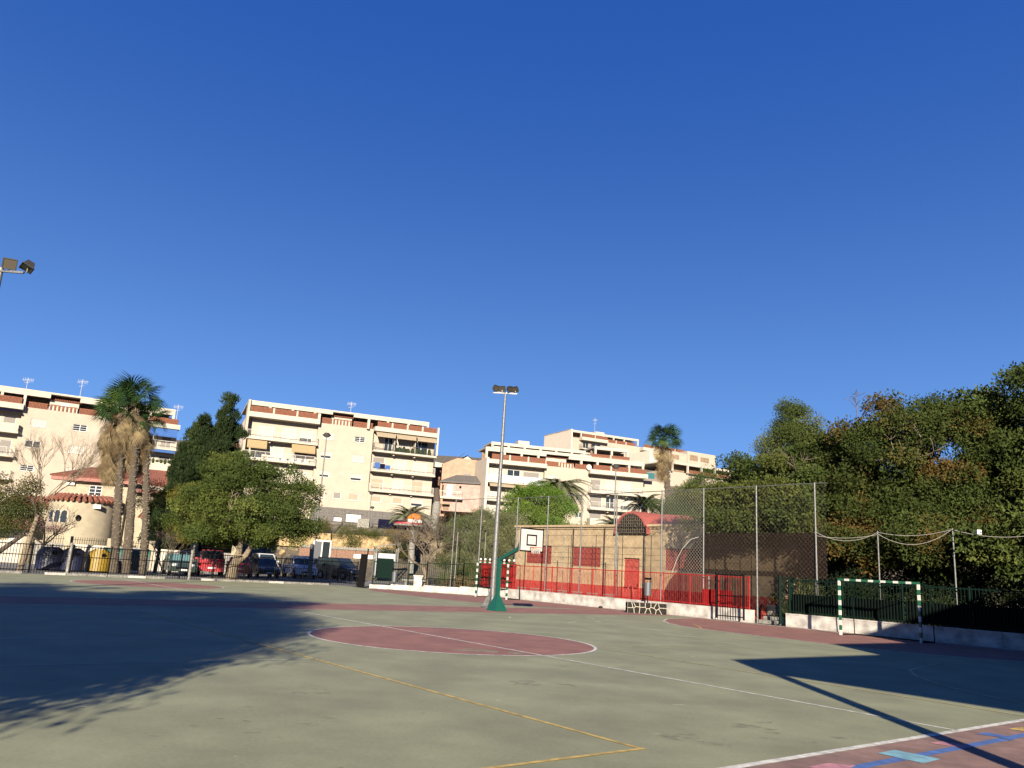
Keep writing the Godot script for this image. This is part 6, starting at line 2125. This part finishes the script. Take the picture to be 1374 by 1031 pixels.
	mb.tube([Vector3.ZERO, Vector3(0, 6, 0), Vector3(-0.1, 12.2, 0)], [0.06, 0.04, 0.02], 6)
	var r := RandomNumberGenerator.new()
	r.seed = 4
	for i in 26:
		var p := Vector3(-0.1, 11.5 + 0.9 * r.randf(), 0)
		mb.beam(p, p + Vector3(r.randfn() * 0.28, 0.15, r.randfn() * 0.28), 0.015, 0.015)
	part("stalk", mb, M.bark, o)
	# round tree by the parked cars
	o = tree_base("round_tree", "broad round green tree with a pale leaning forked trunk, before the parked cars", Vector3(-16.8, 0, -52.3))
	trunk(o, [Vector3(0, 0, 0), Vector3(0.05, 0.9, 0), Vector3(0.28, 1.7, 0)], [0.40, 0.30, 0.24], M.pale_bark)
	trunk(o, [Vector3(0.1, 1.0, 0), Vector3(0.75, 1.65, 0.05), Vector3(1.15, 2.6, 0)], [0.22, 0.17, 0.13], M.pale_bark)
	limbs(o, Vector3(0.28, 1.6, 0), Vector3(-0.2, 1, 0), 1.5, 0.2, 4, 0.9, 0.1, M.pale_bark, 44)
	limbs(o, Vector3(1.15, 2.5, 0), Vector3(0.4, 1, 0), 1.4, 0.13, 4, 0.9, 0.1, M.pale_bark, 45)
	crown(o, "crown", [[-16.4, 4.9, -52.3, 3.4, 2.6, 3.2], [-18.7, 3.9, -52.4, 2.3, 1.8, 2.2], [-13.8, 3.9, -52.2, 2.3, 1.7, 2.2], [-17.2, 6.2, -52.0, 2.2, 1.7, 2.2], [-16.0, 3.4, -50.9, 3.2, 1.3, 2.0], [-14.6, 5.2, -52.2, 2.2, 1.7, 2.0]], 8.5, L.broad2, Color(0.038, 0.055, 0.014), Color(0.072, 0.088, 0.021), 0.14, Vector2(0.75, 1.3), 107, -0.5)
	o = tree_base("bushy_tree", "yellow green bushy tree left of the round tree, over the villa porch", Vector3(-25.2, 0, -61.0))
	trunk(o, [Vector3.ZERO, Vector3(0.1, 2.0, 0), Vector3(0.0, 4.5, 0)], [0.14, 0.11, 0.07], M.bark)
	limbs(o, Vector3(0, 2.0, 0), Vector3(0.1, 1, 0), 1.3, 0.09, 4, 0.8, 0.15, M.bark, 46)
	crown(o, "crown", [[-25.3, 5.2, -61.0, 1.9, 1.5, 1.7], [-24.0, 3.9, -60.6, 1.8, 1.6, 1.6], [-23.2, 5.8, -61.4, 1.6, 1.3, 1.5]], 7.5, L.small, Color(0.095, 0.095, 0.018), Color(0.14, 0.115, 0.022), 0.2, Vector2(0.7, 1.3), 108, -0.25, 0.35)
	# cypresses
	for e in [["tall pointed dark cypress nearest the middle apartment block", Vector3(-25.9, 1.0, -74.0), 14.4, 2.0, 109], ["stout dark cypress with a ragged slanting top, nearest the left block", Vector3(-28.3, 1.0, -73.0), 12.4, 2.9, 110]]:
		o = tree_base("cypress", e[0], e[1], "dark cypresses")
		var base: Vector3 = e[1]
		var h: float = e[2]
		var w: float = e[3]
		trunk(o, [Vector3.ZERO, Vector3(0.0, h * 0.5, 0), Vector3(0.0, h * 0.9, 0)], [0.3, 0.18, 0.05], M.dark_bark)
		var lobes := []
		for i in 13:
			var t := i / 12.0
			var lean := 0.0 if h > 13 else 0.9 * t
			lobes.append([base.x + lean + sin(i * 2.1) * 0.22 * w * 0.5, base.y + h * lerpf(0.14, 0.88, t), base.z + cos(i * 2.1) * 0.3, w * lerpf(1.0, 0.34, pow(t, 1.6)), h * 0.13, w * lerpf(1.0, 0.30, pow(t, 1.6))])
		crown(o, "crown", lobes, 9.0, L.cypress, Color(0.018, 0.029, 0.011), Color(0.028, 0.040, 0.014), 0.15, Vector2(0.7, 1.2), e[4], -0.5, 0.7, true, 0.5)
	# shaggy fan palms behind the street fence
	fan_palm("fan palm with a shaggy skirt of dead fronds, leftmost of the three leaning trunks", Vector3(-25.2, 0, -54.5), Vector3(-1.25, 10.5, 0), 0.25, 26, 120, 3.0, 201, 1.15, Vector3(-0.55, 0.1, 0))
	fan_palm("tallest fan palm of the three, middle trunk, its green head blown to the left", Vector3(-24.7, 0, -55.2), Vector3(-1.2, 11.4, 0), 0.26, 36, 110, 2.8, 202, 1.2, Vector3(-0.45, 0.25, 0))
	fan_palm("thinnest fan palm of the three, rightmost trunk nearest the villa porch", Vector3(-24.0, 0, -56.2), Vector3(-1.45, 10.4, 0), 0.20, 26, 80, 2.2, 203, 1.05, Vector3(-0.2, 0.1, 0))
	# tall palm by the right block
	fan_palm("tall single fan palm with a dry skirt behind the tan hut", Vector3(12.9, 1.0, -63.0), Vector3(-0.7, 11.2, 0), 0.24, 38, 60, 1.9, 204, 0.82, Vector3(-0.05, 0.1, 0))
	date_palm("grey green feather palm on the terrace before the middle apartment block", Vector3(-10.2, 4.6, -89.0), 1.9, 40, L.frond, 1.15, 301, M.frond_grey)
	date_palm("feather palm with arching fronds above the bright green tree", Vector3(5.2, 2.5, -80.0), 6.9, 54, L.frond_long, 1.25, 302, M.frond_grey)
	date_palm("low feather palm above the hut roof, left of the red barrel dormer", Vector3(11.2, 2.5, -82.0), 3.6, 44, L.frond, 1.1, 303, M.frond_grey)
	date_palm("small feather palm above the red barrel dormer", Vector3(13.0, 2.5, -76.0), 5.6, 36, L.frond, 0.95, 304, M.fan_green)
	# bright tree and grey pines behind the hut and the far goal
	o = tree_base("bright_tree", "bright green leafy tree behind the basketball backboard", Vector3(3.0, 1.0, -70.0))
	trunk(o, [Vector3.ZERO, Vector3(0.0, 4.0, 0)], [0.2, 0.14], M.bark)
	crown(o, "crown", [[2.9, 7.0, -69.0, 2.4, 2.0, 2.0], [1.2, 5.6, -68.6, 1.9, 1.7, 1.8], [4.6, 5.6, -68.6, 2.0, 1.7, 1.8], [3.0, 4.6, -68.0, 2.8, 1.7, 2.0]], 10.0, L.broad2, Color(0.054, 0.100, 0.013), Color(0.085, 0.130, 0.020), 0.1, Vector2(0.75, 1.3), 111)
	o = tree_base("grey_pine_tree", "grey green feathery pine behind the far goal, left of the mast", Vector3(-2.4, 0, -66.0), "grey green pines behind the far goal")
	trunk(o, [Vector3.ZERO, Vector3(0.0, 4.0, 0)], [0.2, 0.08], M.bark)
	crown(o, "crown", [[-2.1, 5.0, -65.0, 1.2, 1.7, 1.2], [-3.4, 3.8, -65.0, 1.3, 1.6, 1.3], [-1.6, 3.2, -64.6, 1.8, 1.7, 1.5], [-3.9, 2.6, -65.0, 1.5, 1.5, 1.3], [-2.6, 1.6, -64.6, 2.2, 1.2, 1.3]], 12.0, L.fine, Color(0.085, 0.10, 0.045), Color(0.115, 0.125, 0.06), 0.15, Vector2(0.7, 1.3), 112, -0.4, 0.3)
	o = tree_base("grey_pine_tree", "grey green feathery pine behind the far goal, between the mast and the bright tree", Vector3(0.2, 0, -64.0), "grey green pines behind the far goal")
	trunk(o, [Vector3.ZERO, Vector3(0.0, 4.0, 0)], [0.2, 0.08], M.bark)
	crown(o, "crown", [[0.6, 4.4, -63.0, 1.5, 1.7, 1.4], [-0.4, 2.8, -62.6, 1.7, 1.7, 1.4], [1.5, 2.9, -62.4, 1.4, 1.6, 1.3], [0.2, 1.6, -62.4, 2.0, 1.2, 1.3]], 12.0, L.fine, Color(0.09, 0.10, 0.045), Color(0.12, 0.125, 0.055), 0.15, Vector2(0.7, 1.3), 113, -0.4, 0.3)
	# bare twisted tree behind the curved wall
	o = tree_base("bare_tree", "bare twisted grey tree behind the green fence by the white column", Vector3(-5.6, 0, -63.0))
	trunk(o, [Vector3(0, 0, 0), Vector3(-0.05, 0.9, 0), Vector3(-0.3, 1.5, 0)], [0.2, 0.16, 0.15], M.pale_bark)
	for i in 5:
		limbs(o, Vector3(-0.3, 1.4, 0), Vector3(cos(i * 1.3) * 0.8, 1.0, sin(i * 1.3) * 0.6).normalized(), 1.2, 0.10, 6, 0.75, 0.10, M.bark, 60 + i, "limbs", 0.66)
	crown(o, "dry_leaves", [[-5.9, 3.2, -63.0, 1.5, 1.6, 1.3]], 3.0, L.petal, Color(0.14, 0.11, 0.09), Color(0.20, 0.13, 0.05), 0.2, Vector2(0.6, 1.1), 114, -0.2, 0.2)
	# pollarded pale stump
	o = tree_base("palm_stump", "pale grey pollarded palm stump against the pink house", Vector3(-7.85, 5.5, -93.0), "", "tree stump")
	mb = MB.new()
	mb.tube([Vector3.ZERO, Vector3(0.05, 1.6, 0), Vector3(0.1, 2.9, 0), Vector3(0.12, 3.3, 0)], [0.5, 0.44, 0.48, 0.34], 12)
	part("trunk", mb, M.concrete, o)
	mb = MB.new()
	mb.tube([Vector3(0.1, 3.3, 0), Vector3(-0.05, 4.8, 0)], [0.42, 0.3], 10)
	part("dark_head", mb, M.dark_bark, o)
	# left edge: dark tree with a leaning trunk, bare tree, blossom
	o = tree_base("dark_tree", "dark leafy tree with a pale leaning trunk at the left edge, by the street fence", Vector3(-28.2, 0, -47.6))
	trunk(o, [Vector3(0.9, 0, 0), Vector3(1.15, 2.0, 0), Vector3(1.35, 3.2, 0)], [0.17, 0.14, 0.12], M.pale_bark)
	limbs(o, Vector3(1.3, 3.0, 0), Vector3(-0.2, 1, 0), 1.0, 0.12, 4, 0.9, 0.05, M.dark_bark, 47)
	trunk(o, [Vector3(-1.4, 0, 0), Vector3(-0.5, 1.0, 0), Vector3(0.8, 2.1, 0)], [0.16, 0.15, 0.1], M.dark_bark)
	crown(o, "crown", [[-28.6, 4.0, -47.6, 1.6, 1.5, 1.5], [-27.2, 3.7, -47.4, 1.0, 1.1, 1.0], [-29.8, 3.0, -47.6, 1.8, 1.4, 1.5], [-28.6, 2.6, -47.2, 1.5, 1.0, 1.2], [-30.6, 4.6, -47.8, 1.6, 1.4, 1.4]], 8.0, L.small, Color(0.040, 0.052, 0.018), Color(0.075, 0.065, 0.02), 0.15, Vector2(0.75, 1.3), 115, -0.2, 0.35)
	o = tree_base("bare_tree", "tall bare pale tree with fine upswept twigs before the left block", Vector3(-33.2, 0.2, -58.5))
	trunk(o, [Vector3.ZERO, Vector3(0.1, 2.4, 0), Vector3(0.4, 4.0, 0)], [0.2, 0.15, 0.12], M.pale_bark)
	for i in 5:
		limbs(o, Vector3(0.4, 3.6 + 0.2 * i, 0), Vector3(0.25 + cos(i * 1.4) * 0.6, 1.0, sin(i * 1.4) * 0.6).normalized(), 1.5, 0.05, 6, 0.36, 0.16, M.pale_bark, 70 + i, "limbs", 0.68)
	o = tree_base("blossom_tree", "almond tree in pale pink blossom before the low wing of the villa", Vector3(-31.3, 0, -56.5))
	trunk(o, [Vector3.ZERO, Vector3(0.05, 1.0, 0), Vector3(0.2, 1.6, 0)], [0.14, 0.11, 0.09], M.dark_bark)
	for i in 4:
		limbs(o, Vector3(0.2, 1.5, 0), Vector3(cos(i * 1.6), 1.0, sin(i * 1.6)).normalized(), 1.0, 0.07, 4, 0.7, 0.1, M.dark_bark, 80 + i)
	crown(o, "blossom", [[-31.1, 3.0, -56.5, 1.4, 1.0, 1.3], [-32.4, 3.2, -56.5, 1.3, 0.9, 1.2], [-30.2, 2.5, -56.4, 0.9, 0.8, 0.9]], 9.0, L.petal, Color(0.34, 0.21, 0.19), Color(0.24, 0.16, 0.13), 0.1, Vector2(0.6, 1.2), 116, -0.15, 0.2)
	o = tree_base("blossom_tree", "small leafless almond tree with dusty pink twigs below the villa porch", Vector3(-24.3, 0, -60.0))
	for i in 5:
		limbs(o, Vector3(0, 0.2, 0), Vector3(cos(i * 1.3) * 0.6, 1.0, sin(i * 1.3) * 0.6).normalized(), 1.0, 0.05, 5, 0.5, 0.1, M.bark, 90 + i)
	crown(o, "blossom", [[-24.3, 2.4, -60.0, 1.0, 1.0, 0.9]], 6.0, L.petal, Color(0.26, 0.18, 0.14), Color(0.2, 0.14, 0.1), 0.1, Vector2(0.5, 1.0), 117, -0.1, 0.2)
	# hedges on the terrace
	o = tree_base("hedge", "green ivy hedge hanging over the ochre retaining wall", Vector3(-17.0, 2.8, -87.0), "", "hedge")
	crown(o, "foliage", [[-23.0, 4.6, -87.0, 1.8, 0.55, 0.6], [-19.6, 4.7, -87.0, 1.8, 0.6, 0.6], [-16.4, 4.5, -87.0, 1.8, 0.6, 0.6], [-13.4, 4.5, -87.0, 1.7, 0.55, 0.6], [-11.0, 4.3, -87.0, 1.3, 0.6, 0.6], [-15.8, 3.6, -86.6, 0.75, 1.0, 0.5], [-10.6, 3.3, -86.6, 0.9, 1.2, 0.6]], 11.0, L.small, Color(0.055, 0.065, 0.018), Color(0.13, 0.085, 0.03), 0.12, Vector2(0.6, 1.1), 118, -0.6, 0.3)
	o = tree_base("shrub", "dark green conical shrub beside the street shelter", Vector3(-12.0, 1.0, -83.0), "", "shrub")
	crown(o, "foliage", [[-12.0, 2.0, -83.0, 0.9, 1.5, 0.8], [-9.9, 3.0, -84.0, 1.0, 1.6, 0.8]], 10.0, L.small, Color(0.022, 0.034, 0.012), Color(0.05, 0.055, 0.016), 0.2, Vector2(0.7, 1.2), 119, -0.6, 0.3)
	o = tree_base("shrub", "low dry shrub with brown twigs behind the end of the curved white wall", Vector3(-2.5, 0, -57.0), "", "shrub")
	crown(o, "foliage", [[-2.3, 1.1, -57.4, 0.7, 0.9, 0.5], [-3.4, 0.8, -57.4, 0.7, 0.6, 0.5]], 12.0, L.fine, Color(0.075, 0.085, 0.03), Color(0.16, 0.11, 0.055), 0.05, Vector2(0.6, 1.1), 120, -0.6, 0.3)
	o = tree_base("grass_verge", "scruffy grass and weeds under the big trees behind the dark green fence", Vector3(18, 0, -36), "", "grass")
	stuff(o)
	crown(o, "grass", [[15.6, 0.2, -38.6, 2.6, 0.25, 1.6], [19.0, 0.2, -36.0, 3.0, 0.25, 1.6], [23.0, 0.2, -32.8, 3.0, 0.25, 1.6]], 8.0, L.grass, Color(0.07, 0.075, 0.025), Color(0.16, 0.12, 0.05), 0.1, Vector2(0.5, 1.0), 121, -0.9, 0.0, true)

# ---------- what stands behind the photographer and throws the long shadows ----------
func behind() -> void:
	var o := thing("school_porch", "school building with a flat porch roof, out of sight behind the viewer, shading the court", "building", Vector3(5.17, 0, -4.0), TURN_B)
	# local x along b, local z along a
	var mb := MB.new()
	mb.span(Vector3(0, 3.88, 0), Vector3(6.5, 4.6, 14.0))
	part("porch_roof", mb, M.cream_white, o)
	mb = MB.new()
	mb.tube([Vector3(0.14, 0, 0.14), Vector3(0.14, 3.88, 0.14)], [0.13, 0.13], 16)
	part("column", mb, M.cream_white, o)
	mb = MB.new()
	mb.span(Vector3(6.52, 0, 0), Vector3(11.15, 5.6, 14.0))
	part("wall", mb, M.cream, o)
	mb = MB.new()
	mb.span(Vector3(11.17, 0, 0), Vector3(45.0, 6.75, 14.0))
	part("wall", mb, M.cream, o)
	o = tree_base("broad_tree", "broad tree beside the court, out of sight behind the viewer's left, shading the near half", Vector3(-10.6, 0, 1.0), "trees behind the viewer")
	trunk(o, [Vector3.ZERO, Vector3(0.1, 1.6, 0), Vector3(0.0, 3.6, 0)], [0.36, 0.3, 0.24], M.bark)
	limbs(o, Vector3(0, 3.2, 0), Vector3(0, 1, 0), 2.4, 0.22, 4, 0.8, 0.12, M.bark, 48)
	crown(o, "crown", [[-10.4, 5.4, 0.6, 5.6, 2.8, 3.6], [-10.6, 8.4, 1.0, 4.4, 2.8, 3.6], [-13.5, 6.5, 0.0, 4.0, 3.4, 3.6], [-7.6, 4.9, 1.2, 3.0, 2.2, 2.6], [-9.0, 3.6, 0.8, 4.6, 1.3, 2.6], [-12.0, 4.6, 0.4, 4.5, 2.4, 3.0], [-10.4, 5.3, 0.6, 4.9, 2.5, 3.2], [-12.0, 4.5, 0.4, 4.0, 2.1, 2.7], [-9.0, 3.7, 0.8, 4.2, 1.15, 2.4]], 15.0, L.small, Color(0.04, 0.06, 0.015), Color(0.075, 0.09, 0.02), 0.25, Vector2(0.9, 1.5), 130, -0.75, 0.2, false, 1.25)
	o = tree_base("broad_tree", "second broad tree beside the court, out of sight beyond the left edge", Vector3(-19.5, 0, -2.0), "trees behind the viewer")
	trunk(o, [Vector3.ZERO, Vector3(0.1, 1.6, 0), Vector3(0.0, 3.6, 0)], [0.36, 0.3, 0.24], M.bark)
	crown(o, "crown", [[-19.5, 5.4, -2.0, 5.2, 3.2, 3.6], [-19.0, 7.4, -2.0, 4.0, 2.4, 3.0], [-16.4, 4.6, -1.4, 3.4, 2.6, 3.0]], 5.0, L.broad, Color(0.04, 0.06, 0.015), Color(0.075, 0.09, 0.02), 0.25, Vector2(0.9, 1.5), 131, -0.75, 0.2, false, 1.25)
